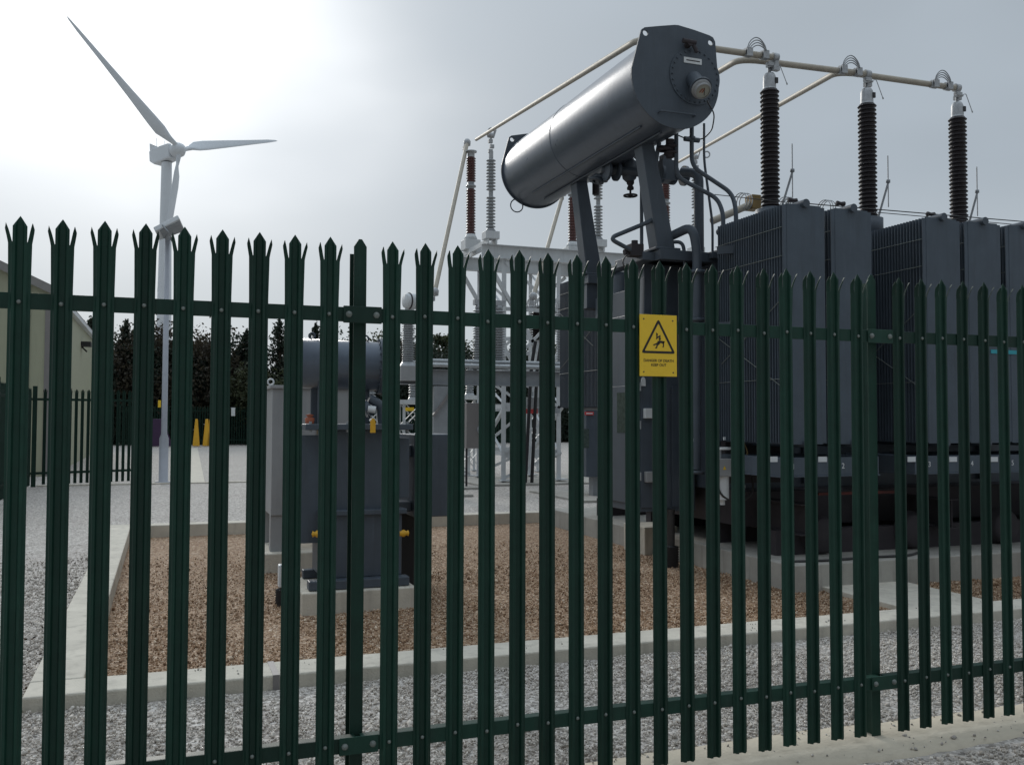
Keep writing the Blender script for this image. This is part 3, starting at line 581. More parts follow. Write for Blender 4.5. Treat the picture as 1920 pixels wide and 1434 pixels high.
MB().box((p[0]-.085, 9.146, p[2]-.006), (p[0]+.09, 9.1482, p[2]+.006)).build('plate_line', 'under', cons)
p = Tp(1290, 84, 9.14); q = MB(); q.cyl((p[0], 9.17, p[2]), (p[0], 9.08, p[2]), .035, n=14); q.cyl((p[0]-.09, 9.10, p[2]+.02), (p[0]+.07, 9.09, p[2]+.01), .028, n=12); q.cyl((p[0]+.04, 9.1, p[2]), (p[0]+.08, 9.08, p[2]-.1), .022, n=12); q.build('breather_valve', 'under', cons)
for a, b in (((1238, 209), (1303, 217)),):
    p0, p1 = Tp(*a, 9.13), Tp(*b, 9.13); q = MB(); q.tube([(p0[0], 9.17, p0[2]), (p0[0], 9.11, p0[2]), (p1[0], 9.11, p1[2]), (p1[0], 9.17, p1[2])], .011, 8, bend=.02); q.build('handle', 'dgrey', cons)
MB().ring((CS-.33, 13.40, CZ-.56), (0, 1, 0), .10, .010, 20, 6).build('lifting_loop', 'dgrey', cons)
sm = MB(); sm.tube([Vector((CS-.27, y_, CZ-.475)) for y_ in (9.5, 12.9)], .013, 8); sm.tube([Vector((CS-.07, y_, CZ-.545)) for y_ in (9.4, 12.9)], .013, 8); sm.build('conduit', 'dgrey', cons)
MB().tube([Tp(1326, 190, 9.0), Tp(1340, 215, 9.3), Tp(1335, 245, 9.6), Tp(1318, 262, 9.8), Tp(1290, 262, 9.9), Tp(1262, 250, 10)], .008, 8, bend=.12).build('gauge_cable', 'cable', cons)
for (b0, t0) in (((5.60, 9.93, 3.72), (5.39, 10.0, 5.0)), ((5.585, 11.9, 3.70), (5.385, 11.9, 5.02))):
    q = MB(); q.bar(b0, t0, .235, .22, .17, .20, up=(0, 1, 0)); q.cbox((b0[0], b0[1], b0[2]), (.34, .30, .035)); q.build('conservator_leg', 'dgrey', BT, bevel=.01)
    q = MB(); q.box((b0[0]-.14, b0[1]-.2, b0[2]-.14), (b0[0]+.9, b0[1]+.16, b0[2]-.02)); q.build('leg_bracket', 'dgrey', BT, bevel=.006)
q = MB(); q.box((5.46, 11.78, 3.22), (5.72, 12.02, 3.58)); q.build('conservator_post', 'dgrey', BT, bevel=.005)
# pipework
def pipe(pts, r, t_=None, m='dgrey', bend=.12, fl=()):
    P = [Tp(a, b, c) for a, b, c in pts]; q = MB(); q.tube(P, r, 16, bend=bend); o = q.build('pipe', m, BT)
    for (a, b, c) in fl:
        f = Tp(a, b, c); MB().lathe((f[0], f[1], f[2]-.02), (0, 0, 1), [(0, r), (0, r*1.7), (.04, r*1.7), (.04, r)], 20).build('flange', m, o)
    return o
pipe([(1252, 446, 9.95), (1298, 424, 9.6), (1307, 470, 9.6), (1305, 880, 9.6)], .055, bend=.16, fl=[(1307, 510, 9.6), (1306, 885, 9.6), (1306, 600, 9.6)])
pipe([(1278, 323, 10.3), (1310, 325, 10.1), (1311, 470, 10.1), (1311, 560, 10.1)], .06, bend=.15, fl=[(1311, 500, 10.1)])
pipe([(1268, 240, 9.8), (1268, 332, 9.8), (1345, 372, 9.6), (1356, 400, 9.5), (1356, 845, 9.5)], .026, fl=[(1356, 487, 9.5), (1356, 600, 9.5)])
pipe([(1297, 232, 9.7), (1297, 312, 9.7), (1372, 362, 9.5), (1380, 392, 9.4), (1380, 560, 9.4)], .026, fl=[(1380, 478, 9.4), (1297, 260, 9.7)])
pipe([(1236, 268, 9.9), (1230, 300, 9.9), (1227, 412, 9.9), (1142, 447, 9.9), (1192, 474, 9.9)], .026, bend=.1)
pipe([(1203, 330, 11), (1203, 478, 11)], .024)
pipe([(1320, 232, 10), (1320, 300, 10), (1336, 420, 10), (1336, 520, 10)], .016)
pipe([(1250, 455, 9.9), (1280, 453, 9.8), (1284, 480, 9.8), (1284, 520, 9.8)], .022)
pipe([(1203, 520, 10.0), (1200, 700, 10.0)], .035, m='resist')
# main valve line under the conservator
q = MB(); a, b = Tp(1128, 318, 11), Tp(1290, 330, 10.5); q.cyl(a, b, .06, n=18)
for u_, v_ in ((1138, 320), (1156, 321), (1208, 324), (1238, 326), (1262, 328), (1283, 330)):
    c = Vector(Tp(u_, v_, 10.9 if u_ < 1220 else 10.6)); q.cyl(c-Vector((.018, 0, 0)), c+Vector((.018, 0, 0)), .13, n=22)
q.tube([Tp(1142, 320, 11), Tp(1133, 300, 11), Tp(1128, 280, 11)], .055, 14, bend=.1)
c = Vector(Tp(1180, 318, 10.9)); q.lathe(c, (0, 0, 1), [(-.16, .05), (-.12, .09), (.08, .12), (.12, .07), (.16, .05)], 16)
c = Vector(Tp(1248, 322, 10.6)); q.cbox(c, (.2, .2, .26)); q.cbox(c+Vector((0, 0, .16)), (.12, .12, .10))
q.build('valve_line', 'dgrey', BT)
q = MB(); q.tube([Tp(1150, 296, 11.1), Tp(1146, 320, 11.1), Tp(1118, 338, 11.1)], .05, 14, bend=.12)
for u_, v_ in ((1118, 338), (1126, 334), (1150, 300)):
    c = Vector(Tp(u_, v_, 11.1)); q.lathe(c-Vector((0, 0, .02)), (.3, 0, 1), [(0, .05), (0, .10), (.035, .10), (.035, .05)], 18)
q.build('elbow_pipe', 'dgrey', BT)
MB().tube([Tp(1168, 300, 10.8), Tp(1186, 290, 10.8), Tp(1200, 305, 10.8), Tp(1208, 322, 10.8)], .016, 8, bend=.06).build('cable', 'cable', BT)
q = MB(); c = Vector(Tp(1117, 332, 11.9)); q.cbox(c, (.22, .18, .12)); q.cyl(c, c-Vector((0, 0, .25)), .05, n=12); q.cyl(c-Vector((.16, 0, .02)), c, .02, n=8); q.build('valve', 'under', BT)
q = MB()
for k_, (u_, v_) in enumerate(((1345, 470), (1425, 462))): q.bar(Tp(1345, 470, 9.2), Tp(1440, 464, 9.0), .05, .09) if k_ == 0 else None
q.build('pipe_bracket', 'dgrey', BT)
q = MB(); q.bar(Tp(1345, 612, 9.2), Tp(1410, 608, 9.0), .05, .09); q.build('pipe_bracket', 'dgrey', BT)
q = MB(); q.box((5.55, 10.75, 3.0), (6.2, 11.7, 3.35)); q.cyl((5.7, 11.2, 3.35), (5.7, 11.2, 3.6), .12, n=16); q.build('tap_changer_box', 'dgrey', BT, bevel=.008)
c = Vector(Tp(1182, 367, 10.9)); q = MB(); q.ring(c, (0, 0, 1), .083, .013, 28, 8); q.cyl(c-Vector((.08, 0, 0)), c+Vector((.08, 0, 0)), .008, n=8); q.cyl(c-Vector((0, .08, 0)), c+Vector((0, .08, 0)), .008, n=8); q.cyl(c-Vector((0, 0, .03)), c+Vector((0, 0, .20)), .014, n=10); q.lathe(c, (0, 0, 1), [(.07, .02), (.08, .045), (.11, .045), (.13, .03), (.16, .05), (.2, .05)], 14); q.build('handwheel', 'under', BT)
q = MB()
for u_, v_ in ((1258, 275), (1258, 287), (1245, 280)):
    c = Vector(Tp(u_, v_, 9.85)); q.lathe(c, (0, 0, 1), [(-.02, .04), (-.02, .085), (.01, .085), (.01, .04)], 18)
c = Vector(Tp(1256, 262, 9.85)); q.cyl(c, c-Vector((0, 0, .22)), .05, n=14); q.cyl(c-Vector((.12, 0, .1)), c+Vector((.1, 0, -.1)), .022, n=10)
q.build('valve', 'under', BT)
q = MB(); c = Vector(Tp(1297, 262, 9.7)); q.cyl(c-Vector((.1, 0, 0)), c+Vector((.1, 0, 0)), .03, n=12); q.build('valve', 'dgrey', BT)
q = MB(); c = Vector(Tp(1190, 470, 9.95)); q.cbox(c, (.16, .16, .14)); q.cyl(c, c+Vector((0, 0, .12)), .04, n=12); q.cyl(c-Vector((.14, 0, .03)), c, .035, n=12); q.build('relay_box', 'under', BT)
MB().tube([Tp(1178, 475, 9.9), Tp(1166, 490, 9.9), Tp(1175, 510, 9.9)], .008, 6, bend=.05).build('cable', 'cable', BT)
# low voltage tube with clamps
q = MB(); q.tube([Tp(1335, 415, 12), Tp(1432, 373, 12)], .055, 14); lv = q.build('low_voltage_tube', 'alu', BT)
c = Vector(Tp(1412, 381, 12)); MB().cbox(c, (.16, .2, .22)).build('clamp', 'brass', lv, bevel=.01)
for u_, v_, t_ in ((1388, 378, 12.0), (1478, 388, 12.6), (1545, 390, 12.6), (1470, 384, 12.9)):
    q = MB(); c = Vector(Tp(u_, v_, t_))
    for j in range(3): q.ring(c+Vector((j*.05, 0, 0)), (1, .25, 0), .13, .008, 24, 6)
    q.build('flexible_loop', 'alum', BT)
# thin stay wires over the radiators
q = MB(); q.cyl(Tp(1478, 379, 8.6), Tp(1935, 417, 8.6), .006, n=6); q.cyl(Tp(1640, 398, 9.3), Tp(1935, 424, 9.0), .005, n=6); q.cyl(Tp(1340, 365, 9.9), Tp(1478, 380, 9), .005, n=6); q.build('wire', 'cable', BT)
for u_, v_ in ((1486, 382), (1576, 388), (1745, 408)):
    c = Vector(Tp(u_, v_-6, 8.7)); q = MB(); q.lathe(c, (1, 0, 0), [(-.05, 0), (-.05, .03), (0, .02), (.05, .03), (.05, 0)], 10); q.build('wire_clamp', 'under', BT)
# bits hung below: junction box, light pipe
gb = MB(); p = Tp(1356, 876, 9.1); gb.box((p[0]-.11, 9.02, p[2]-.10), (p[0]+.11, 9.2, p[2]+.10)); jb = gb.build('junction_box', 'resist', BT, bevel=.008)
MB().prism([(p[0]-.055, 9.016, p[2]-.02), (p[0]-.015, 9.016, p[2]-.02), (p[0]-.035, 9.016, p[2]+.02)], (0, .003, 0)).build('hazard_sticker', 'yellow', jb)
q = MB(); q.cyl((p[0], 9.12, p[2]-.10), (p[0], 9.12, p[2]-.36), .075, n=20); q.cyl((p[0], 9.12, p[2]-.36), (p[0], 9.12, p[2]-.42), .03, n=12); q.cyl((p[0], 9.19, p[2]-.2), (p[0], 9.19, p[2]+.21), .03, n=12); q.cyl((p[0], 9.12, p[2]+.2), (p[0], 9.12, p[2]+.225), .1, n=16); q.build('breather_jar', 'label', jb)
MB().tube([(p[0]-.1, 9.1, p[2]-.1), (p[0]-.08, 9.05, p[2]-.3), (p[0]+.15, 9.05, p[2]-.42), (p[0]+.4, 9.1, p[2]-.3), (p[0]+.45, 9.2, p[2]-.1)], .012, 8, bend=.1).build('cable', 'cable', jb)
MB().tube([Tp(1393, 822, 9.2), Tp(1403, 850, 9.1), Tp(1395, 862, 9.1), Tp(1385, 856, 9.1)], .008, 6, bend=.05).build('cable', 'brass', BT)
text('lettering', 'Fan', .075, Tp(1402, 871, 9.3), (1, 0, 0), (0, 0, 1), 'label', BT, depth=.001)
q = MB(); q.box((6.1, 9.36, .95), (6.9, 9.45, 1.45)); q.build('terminal_panel', 'under', BT)
for (u_, v_) in ((1296, 825), (1363, 822), (1344, 826), (1393, 826), (1393, 912)):
    c = Tp(u_, v_, 9.30); MB().cbox(c, (.05, .02, .035) if u_ != 1363 else (.09, .02, .035)).build('tag_plate', 'label', BT)
MB().tube([(6.15, 8.3, .20), (6.6, 8.2, .205), (7.2, 8.26, .205), (7.7, 8.2, .205), (8.1, 8.45, .205)], .014, 8, bend=.2).build('cable', 'cable', BT)
tag(MB().box(*[(5.93, 11.0, -.12), (6.42, 11.6, .27)]).build('concrete_block', 'conc', bevel=.01), 'small square concrete block under the tall grey cabinet', 'block')
dk = thing('cable_duct', (5.95, 10.5, -.09), 'black corrugated cable duct rising from the brown gravel below the tall cabinet', 'duct')
p = Zp(1258, 1062, -.09); MB().lathe((p[0], p[1], -.12), (0, 0, 1), [(0, .09)]+[(.02+.03*i+(.012 if j else 0), .10 if j else .085) for i in range(9) for j in (0, 1)]+[(.30, .0)], 20).build('sleeve', 'black', dk)
MB().tube([(p[0], p[1], .15), (p[0], p[1], .6)], .05, 12).build('cables', 'cable', dk)
dk.location = (0, 0, 0)
dk.location = (p[0], p[1], -.09)
for c in dk.children: c.data.transform(Matrix.Translation(Vector((5.95, 10.5, -.09))-Vector((p[0], p[1], -.09))))
# ================================================================== BUSBAR TUBES
def busbar(pts, label, xb, extra):
    t = thing('busbar', pts[0], label, 'busbar', 'overhead busbar tubes')
    MB().tube(pts, .043, 16, bend=.35).build('tube', 'alu', t)
    x, y_, z = pts[0]
    q = MB(); q.cyl((x-.02, y_, z), (x+.06, y_, z), .062, n=22); q.cyl((x+.035, y_, z), (x+.035, y_, z-.13), .04, n=14); q.cbox((x+.03, y_, z-.15), (.10, .07, .06)); q.build('elbow', 'alum', t)
    for dx in (-.16, -.42):
        q = MB(); q.cyl((x+dx-.045, y_, z), (x+dx+.045, y_, z), .060, n=20); q.cbox((x+dx, y_-.055, z), (.09, .03, .11)); q.build('clamp', 'alum', t)
    for j in range(4):
        q = MB(); pp = [(x-.45+.045*j+.26*k_/14-(.5-k_/14)*.04, y_-.08+.05*j, z+.04+(.155-.010*j)*math.sin(math.pi*k_/14)**.65) for k_ in range(15)]; q.tube(pp, .0075, 7); q.build('flexible_link', 'galv2', t)
    for (u_, v_, s_) in extra:
        q = MB(); c = Vector(u_); q.ring(c, v_, .085, .022, 20, 8); q.build('collar', 'alum', t)
    return t
insA = Tp(921, 247, 22.9); insB = Tp(1131, 268, 22.9); insC = Tp(1325, 290, 22.9)
endA, endB, endC = Tp(893, 262, 24.4), Tp(1100, 283, 24.4), Tp(1272, 304, 24.4)
def dirn(a, b): return tuple(Vector(b)-Vector(a))
bA = Tp(1200, 72, 10.6); bB = Tp(1388, 110, 10.8); bC = Tp(1572, 134, 10.8)
busbar([(7.68, 10.56, 6.60), bA, endA], 'busbar tube ending on the nearest tall bushing and passing behind the conservator', 7.64, [(insA, dirn(bA, endA), 1)])
busbar([(9.32, 10.66, 6.62), bB, endB], 'busbar tube ending on the middle tall bushing', 9.28, [(insB, dirn(bB, endB), 1)])
busbar([(10.98, 10.66, 6.63), bC, endC], 'busbar tube ending on the rightmost tall bushing', 10.94, [(insC, dirn(bC, endC), 1)])
# ================================================================== STEEL GANTRY BEHIND THE BUND
GY = thing('steel_gantry', (8.3, 22.9, .05), 'tall white lattice steel gantry carrying insulators behind the bund', 'gantry')
q = MB(); q.ibeam((7.62, 22.9, 6.02), (19, 22.9, 6.02), .2, .36, .016); q.build('beam', 'white', GY)
q = MB(); q.ibeam((7.62, 25.0, 6.02), (19, 25.0, 6.02), .2, .36, .016); q.build('beam', 'white', GY)
for x in (7.87, 10.95, 14.0):
    q = MB(); q.box((x-.13, 22.75, 6.205), (x-.09, 25.4, 6.33)); q.box((x+.09, 22.75, 6.205), (x+.13, 25.4, 6.33)); q.build('bracket', 'white', GY)
for x in (8.30, 9.85, 14.4, 15.9):
    for y_ in (22.9, 25.0):
        q = MB(); q.angle((x, y_, .05), (x, y_, 5.84), .12 if y_ < 24 else .1, .012); q.cbox((x, y_, .1), (.3, .3, .03)); q.build('column', 'white', GY)
def brace(a, b, w_=.075): MB().angle(a, b, w_, .008, up=(0, 1, 0)).build('brace', 'white', GY)
for z_ in (.78, 2.0, 2.95, 4.55):
    for y_ in (22.93, 24.97):
        MB().bar((8.3, y_, z_), (9.85, y_, z_), .03, {.78: .22, 2.0: .20, 2.95: .36}.get(z_, .10)).build('cross_member', 'white', GY)
    for x in (8.3, 9.85): MB().bar((x, 22.9, z_), (x, 25, z_), .03, .1).build('cross_member', 'white', GY)
for x0, x1 in ((8.3, 9.85),):
    for y_ in (22.86, 25.04):
        brace((x0, y_, .15), (x1, y_, .78)); brace((x0, y_, .8), (x1, y_, 2.0)); brace((x1, y_, 2.0), (x0, y_, 2.95)); brace((x0, y_, 2.95), (x1, y_, 4.5)); brace((x1, y_, 4.5), (x0, y_, 5.8))
        brace((7.68, y_, 5.85), (9.3, y_, 3.2), .09); brace((10.9, y_, 5.85), (9.3, y_, 4.55), .09)
for x in (8.27, 9.88):
    brace((x, 22.9, 2.0), (x, 25, .8)); brace((x, 22.9, 2.1), (x, 25, 2.9))
    brace((x, 22.9, .8), (x, 25, 2.0)); brace((x, 25, 2.0), (x, 22.9, 4.5)); brace((x, 22.9, 4.6), (x, 25, 5.8))
for z_ in (3.35, 3.75): MB().bar((8.12, 22.86, z_), (8.95, 22.86, z_+.05), .04, .10).build('rung', 'white', GY)
MB().box((9.80, 22.83, 1.84), (9.05, 22.845, 1.97)).build('sign_strip', 'galv2', GY)
p = Tp(1000, 771, 22.7); rl = MB().box((p[0]-.16, 22.80, p[2]-.06), (p[0]+.16, 22.825, p[2]+.06)).build('red_label', 'red', GY)
p = Tp(1000, 755, 22.7); MB().box((p[0]-.17, 22.74, p[2]-.10), (p[0]+.22, 22.82, p[2]+.14)).build('terminal_box', 'resist', GY, bevel=.01)
def post_ins(x, y_, z0, z1, label, grp, cat, kind):
    t = thing('surge_arrester' if kind == 'b' else 'post_insulator', (x, y_, z0), label, cat, grp); h = z1-z0
    if kind == 'b':
        MB().cbox((x, y_, z0+.14), (.44, .44, .28)).build('base_box', 'white', t, bevel=.01)
        MB().lathe((x, y_, z0+.28), (0, 0, 1), [(0, .0), (0, .20), (.17, .13), (.17, 0)], 20).build('base_cone', 'white', t)
        m_ = z0+.45; e = z1-.18; L1 = (e-m_)*.585
        MB().lathe((x, y_, 0), (0, 0, 1), sheds(m_, m_+L1, 16, .10, .135), 20).build('shed_column', 'redp', t)
        MB().lathe((x, y_, m_+L1), (0, 0, 1), [(0, .09), (.06, .09), (.06, .14), (.10, .14), (.10, .10), (.20, .09)], 20).build('joint', 'greyp', t)
        MB().lathe((x, y_, 0), (0, 0, 1), sheds(m_+L1+.2, e, 10, .10, .135), 20).build('shed_column', 'redp', t)
        MB().lathe((x, y_, e), (0, 0, 1), [(0, .10), (.14, .095), (.14, .16), (.17, .16), (.17, 0)], 20).build('cap', 'alum', t)
    else:
        MB().cbox((x, y_, z0+.10), (.38, .34, .20)).build('base_box', 'white', t, bevel=.01)
        MB().lathe((x, y_, z0+.20), (0, 0, 1), [(0, .0), (0, .15), (.10, .08), (.10, 0)], 20).build('base_cone', 'greyp', t)
        m_ = z0+.30; e = z1-.70; L1 = (e-m_-.14)/2
        MB().lathe((x, y_, 0), (0, 0, 1), sheds(m_, m_+L1, 10, .06, .125), 20).build('shed_column', 'greyp', t)
        MB().lathe((x, y_, m_+L1), (0, 0, 1), [(0, .06), (.14, .06)], 16).build('joint', 'greyp', t)
        MB().lathe((x, y_, 0), (0, 0, 1), sheds(m_+L1+.14, e, 10, .06, .125), 20).build('shed_column', 'greyp', t)
        hd = MB(); hd.cyl((x, y_, e), (x, y_, e+.2), .06, n=14)
        for j, dz in enumerate((.2, .33, .46)): hd.cbox((x+(.02 if j % 2 else -.02), y_, e+dz), (.11, .08, .09))
        hd.bar((x, y_, e+.46), (x-.02, y_, e+.68), .05, .04); hd.cyl((x-.09, y_, e+.62), (x+.05, y_, e+.62), .07, n=14); hd.bar((x+.06, y_, e+.56), (x+.13, y_, e+.78), .03, .04); hd.build('head_fitting', 'alum', t)
    return t
for x, nm, tp in ((7.87, 'beside the sky left of the conservator', insA), (10.95, 'seen under the conservator between its legs', insB), (14.0, 'behind the transformer pipework, farthest right', insC)):
    post_ins(x, 22.9, 6.33, tp[2]-.02, 'grey ribbed post insulator on the gantry, '+nm, 'grey post insulators on the gantry', 'insulator', 'g')
    post_ins(x, 24.6, 6.33, tp[2]-.10+.05, 'red-brown ribbed surge arrester on the gantry, '+nm, 'red-brown surge arresters on the gantry', 'surge arrester', 'b')
bq = thing('line_bushing', (9.3, 23.5, 4.3), 'short black bushing with looped connectors behind the gantry column', 'bushing')
p = Tp(1006, 600, 23.5); MB().lathe((p[0], 23.5, p[2]-.55), (0, 0, 1), sheds(0, .75, 12, .10, .19)+[(.75, .1), (.9, .1), (.9, 0)], 20).build('shed_column', 'brownp', bq)
MB().box((p[0]-.06, 23.44, 2.0), (p[0]+.06, 23.56, p[2]-.55)).build('stand', 'white', bq)
for j in range(3): MB().ring((p[0]-.22+.06*j, 23.4, p[2]+.42), (1, .3, 0), .14, .014, 20, 6).build('loop', 'alum', bq)
MB().cyl((p[0]-.3, 23.4, p[2]+.3), (p[0]+.1, 23.5, p[2]+.36), .06, n=14).build('connector', 'alum', bq)
lt = thing('sloping_tube', (10.6, 22.2, 2.6), 'bright sloping tube beside the edge of the big transformer', 'tube')
MB().cyl(Tp(1028, 698, 22.2), Tp(1064, 628, 22.2), .05, n=12).build('tube', 'label', lt)
# droppers
for (a, b, lb) in ((Tp(876, 268, 24.9), Tp(815, 548, 21.5), 'thin sloping dropper tube coming down in front of the open sky, left of the gantry'), (Tp(1056, 362, 24.9), Tp(1000, 556, 22), 'thin sloping dropper tube behind the foremost conservator leg'), (Tp(1240, 400, 24.9), Tp(1195, 560, 22), 'thin sloping dropper tube seen between the two conservator legs at right')):
    t = thing('dropper_tube', a, lb, 'busbar', 'sloping droppers below the gantry')
    MB().cyl(a, b, .055, n=14).build('tube', 'alu', t)
    for e in (a, b):
        q = MB(); q.lathe(Vector(e)-Vector((0, 0, .1)), (0, 0, 1), [(0, 0), (.02, .09), (.14, .10), (.2, .06), (.22, 0)], 12); q.cbox(Vector(e)+Vector((-.06, 0, -.16)), (.12, .10, .10)); q.build('clamp', 'alum', t)
# breaker and instrument row at t = 20
SF = thing('switchgear_frame', (5.0, 20, .05), 'long low grey steel beam frame on posts, half hidden behind the pales', 'steel frame')
q = MB(); q.ibeam((4.78, 20.0, 2.60), (11.4, 20.0, 2.60), .25, .34, .014); q.build('beam', 'galv2', SF)
q = MB(); q.box((5.52, 19.85, .05), (5.87, 20.15, 2.40)); q.build('column', 'galv2', SF, bevel=.008)
q = MB(); q.box((10.75, 19.85, .05), (11.05, 20.15, 2.40)); q.build('column', 'galv2', SF, bevel=.008)
MB().bar((6.0, 19.83, 2.42), (5.5, 19.83, 1.75), .05, .12, up=(0, 1, 0)).build('brace', 'tan', SF)
q = MB(); q.cyl((5.2, 19.85, 2.86), (11.4, 19.85, 2.86), .05, n=12); q.cyl((5.2, 20.1, 2.97), (11.4, 20.1, 2.97), .045, n=12); q.build('operating_rod', 'galv', SF)
for u_ in (893, 930, 1047):
    p = Tp(u_, 650, 20.5); t = thing('support_insulator', (p[0], 20.3, 2.82), {893: 'pale grey stacked-shed insulator on the low frame, left of the white lattice column', 930: 'pale grey stacked-shed insulator on the low frame, tight against the lattice column', 1047: 'pale grey stacked-shed insulator on the low frame, beside the leaning brace near the big transformer'}[u_], 'insulator', 'grey insulators on the low frame')
    MB().lathe((p[0], 20.3, 2.82), (0, 0, 1), [(0, .22), (.04, .22), (.20, .13)]+sheds(.2, 1.36, 20, .085, .15)+[(1.36, .09), (1.46, .09), (1.46, 0)], 20).build('shed_column', 'greyp', t)
    MB().cbox((p[0], 20.3, 4.34), (.26, .14, .12)).build('terminal', 'alum', t)
CTt = thing('current_transformer', (5.02, 20.1, 2.8), 'current transformer with a white drum head on a grey ribbed column', 'transformer')
MB().box((4.76, 19.75, 2.50), (5.28, 20.45, 2.83)).build('base_box', 'resist', CTt, bevel=.01)
MB().lathe((5.0, 20.1, 2.82), (0, 0, 1), [(0, .2), (.12, .13)]+sheds(.12, 1.22, 22, .095, .145), 20).build('shed_column', 'greyp', CTt)
hd = MB(); hd.lathe((4.92, 20.02, 4.26), (1, .25, 0), [(-.02, 0), (-.02, .15), (.02, .17), (.24, .17), (.30, .12), (.30, 0)], 28); hd.cyl((5.02, 20.1, 4.02), (5.02, 20.1, 4.15), .10, n=16); hd.build('drum_head', 'white', CTt)
MB().ring((4.99, 20.04, 4.26), (1, .25, 0), .172, .018, 32, 8).build('clamp_band', 'under', CTt)
q = MB(); q.lathe((5.12, 20.1, 2.75), (0, 0, 1), [(0, 0), (.02, .08), (.1, .1), (.16, .05), (.17, 0)], 14); q.bar((5.13, 20.0, 2.7), (5.3, 20.0, 2.1), .08, .05); q.build('cable_gland', 'alum', CTt)
cbx = thing('control_kiosk', (7.1, 22, .05), 'tan-grey control box with a round black handle plate on thin legs', 'cabinet')
MB().box((6.86, 21.7, .97), (7.36, 22.1, 2.07)).build('box', 'tan', cbx, bevel=.01)
q = MB(); q.lathe((7.23, 21.7, 1.42), (0, -1, 0), [(0, .11), (.02, .11), (.02, 0)], 20); q.ring((7.23, 21.66, 1.27), (0, 1, 0), .04, .01, 14, 6); q.cyl((7.2, 21.6, 2.5), (7.25, 21.6, 1.55), .03, n=8); q.build('handle_plate', 'galv2', cbx)
for x in (6.9, 7.3): MB().box((x-.02, 21.8, .05), (x+.02, 21.85, .97)).build('leg', 'under', cbx)
for (x, y_, h, lb) in ((4.9, 23.6, 2.0, 'small white lattice stand behind the drum-headed current transformer'), (6.75, 26.5, 2.1, 'white lattice stand farther back, between the drum-headed transformer and the gantry'), (9.1, 28.5, 2.3, 'farthest white lattice stand, seen through the legs of the tall gantry'), (10.9, 27.5, 2.2, 'white lattice stand behind the dark grey kiosk with the red label'), (8.0, 26.2, 2.0, 'white lattice stand just behind the left leg of the tall gantry'), (5.6, 29.5, 2.2, 'white lattice stand behind the wide grey column of the low frame')):
    t = thing('lattice_stand', (x, y_, 0), lb, 'steel stand', 'white lattice stands')
    for dx in (-.3, .3):
        for dy in (-.3, .3):
            q = MB(); q.angle((x+dx, y_+dy, 0), (x+dx, y_+dy, h), .08, .01); q.cbox((x+dx, y_+dy, .04), (.22, .22, .05)); q.build('leg', 'white', t)
    q = MB()
    for j in range(3):
        za, zb = h*j/3+.1, h*(j+1)/3
        for dy in (-.34, .34):
            q = MB(); q.bar((x-.3, y_+dy, za), (x+.3, y_+dy, zb), .02, .06, up=(0, 1, 0)); q.bar((x+.3, y_+dy+.005, za), (x-.3, y_+dy+.005, zb), .02, .06, up=(0, 1, 0)); q.build('bracing', 'white', t)
    MB().cbox((x, y_, h+.06), (1.0, .9, .12)).build('top_frame', 'white', t)
    MB().lathe((x, y_, h+.12), (0, 0, 1), [(0, .16), (.1, .12)]+sheds(.1, 1.15, 14, .08, .14)+[(1.15, 0)], 16).build('insulator', 'greyp', t)
p = Tp(768, 767, 23.2); tag(MB().cbox((p[0], 23.2, p[2]), (.22, .02, .09)).build('warning_label', 'yellow'), 'tiny yellow label on the lattice stand behind the small transformer', 'label')
cr_ = thing('cable_riser', (9.3, 22.6, .05), 'pair of black cables rising in front of the gantry legs', 'cable')
for dx in (0, .22):
    b = Tp(985+dx*55, 905, 22.5); a = Tp(996+dx*50, 690, 22.5); a2 = Tp(1004+dx*50, 640, 22.5); MB().tube([b, a, a2], .045, 10, bend=.3).build('cable', 'black', cr_)
kk = thing('marshalling_kiosk', (8.8, 18.3, 0), 'dark grey kiosk with a red label and a small window on a grey stand', 'cabinet')
kc = MB().box((8.40, 18.15, .46), (9.25, 18.9, 1.98)).build('kiosk_body', 'dgrey', kk, bevel=.01)
p = Tp(1106, 775, 18.1); MB().box((p[0]-.10, 18.125, p[2]-.035), (p[0]+.10, 18.145, p[2]+.035)).build('red_label', 'red', kc); MB().box((p[0]-.075, 18.120, p[2]-.012), (p[0]+.075, 18.1255, p[2]+.012)).build('label_line', 'label', kc)
p = Tp(1100, 822, 18.1); MB().box((p[0]-.07, 18.13, p[2]-.2), (p[0]+.07, 18.145, p[2]+.2)).build('window', 'glass', kc)
for x in (8.62, 9.1): MB().box((x, 18.3, .05), (x+.12, 18.5, .46)).build('leg', 'galv2', kk)
# ================================================================== SMALL TRANSFORMER
tag(MB().box((1.19, 8.65, -.13), (2.25, 9.55, .11)).build('concrete_plinth', 'conc', bevel=.012), 'square raised concrete plinth under the small grey transformer', 'plinth')
ST = thing('earthing_transformer', (1.72, 8.8, .11), 'small dark grey transformer with a horizontal drum conservator on its own plinth', 'transformer')
q = MB(); q.box((1.40, 8.84, .20), (2.15, 9.5, .80)); q.box((1.44, 8.90, .80), (2.12, 9.5, 1.58)); q.box((1.36, 8.80, .78), (2.19, 9.52, .83)); q.build('tank', 'dgrey', ST, bevel=.008)
q = MB(); q.box((1.22, 8.78, 1.58), (2.24, 9.55, 1.635)); q.build('lid', 'dgrey', ST, bevel=.006)
for i in range(9): MB().cyl((1.27+i*.115, 8.81, 1.56), (1.27+i*.115, 8.81, 1.66), .014, n=6).build('lid_bolt', 'galv2', ST)
MB().box((1.26, 8.72, .115), (2.2, 8.86, .199)).build('skid_beam', 'dgrey', ST, bevel=.01); MB().box((1.30, 9.42, .115), (2.2, 9.52, .199)).build('skid_beam', 'dgrey', ST, bevel=.01)
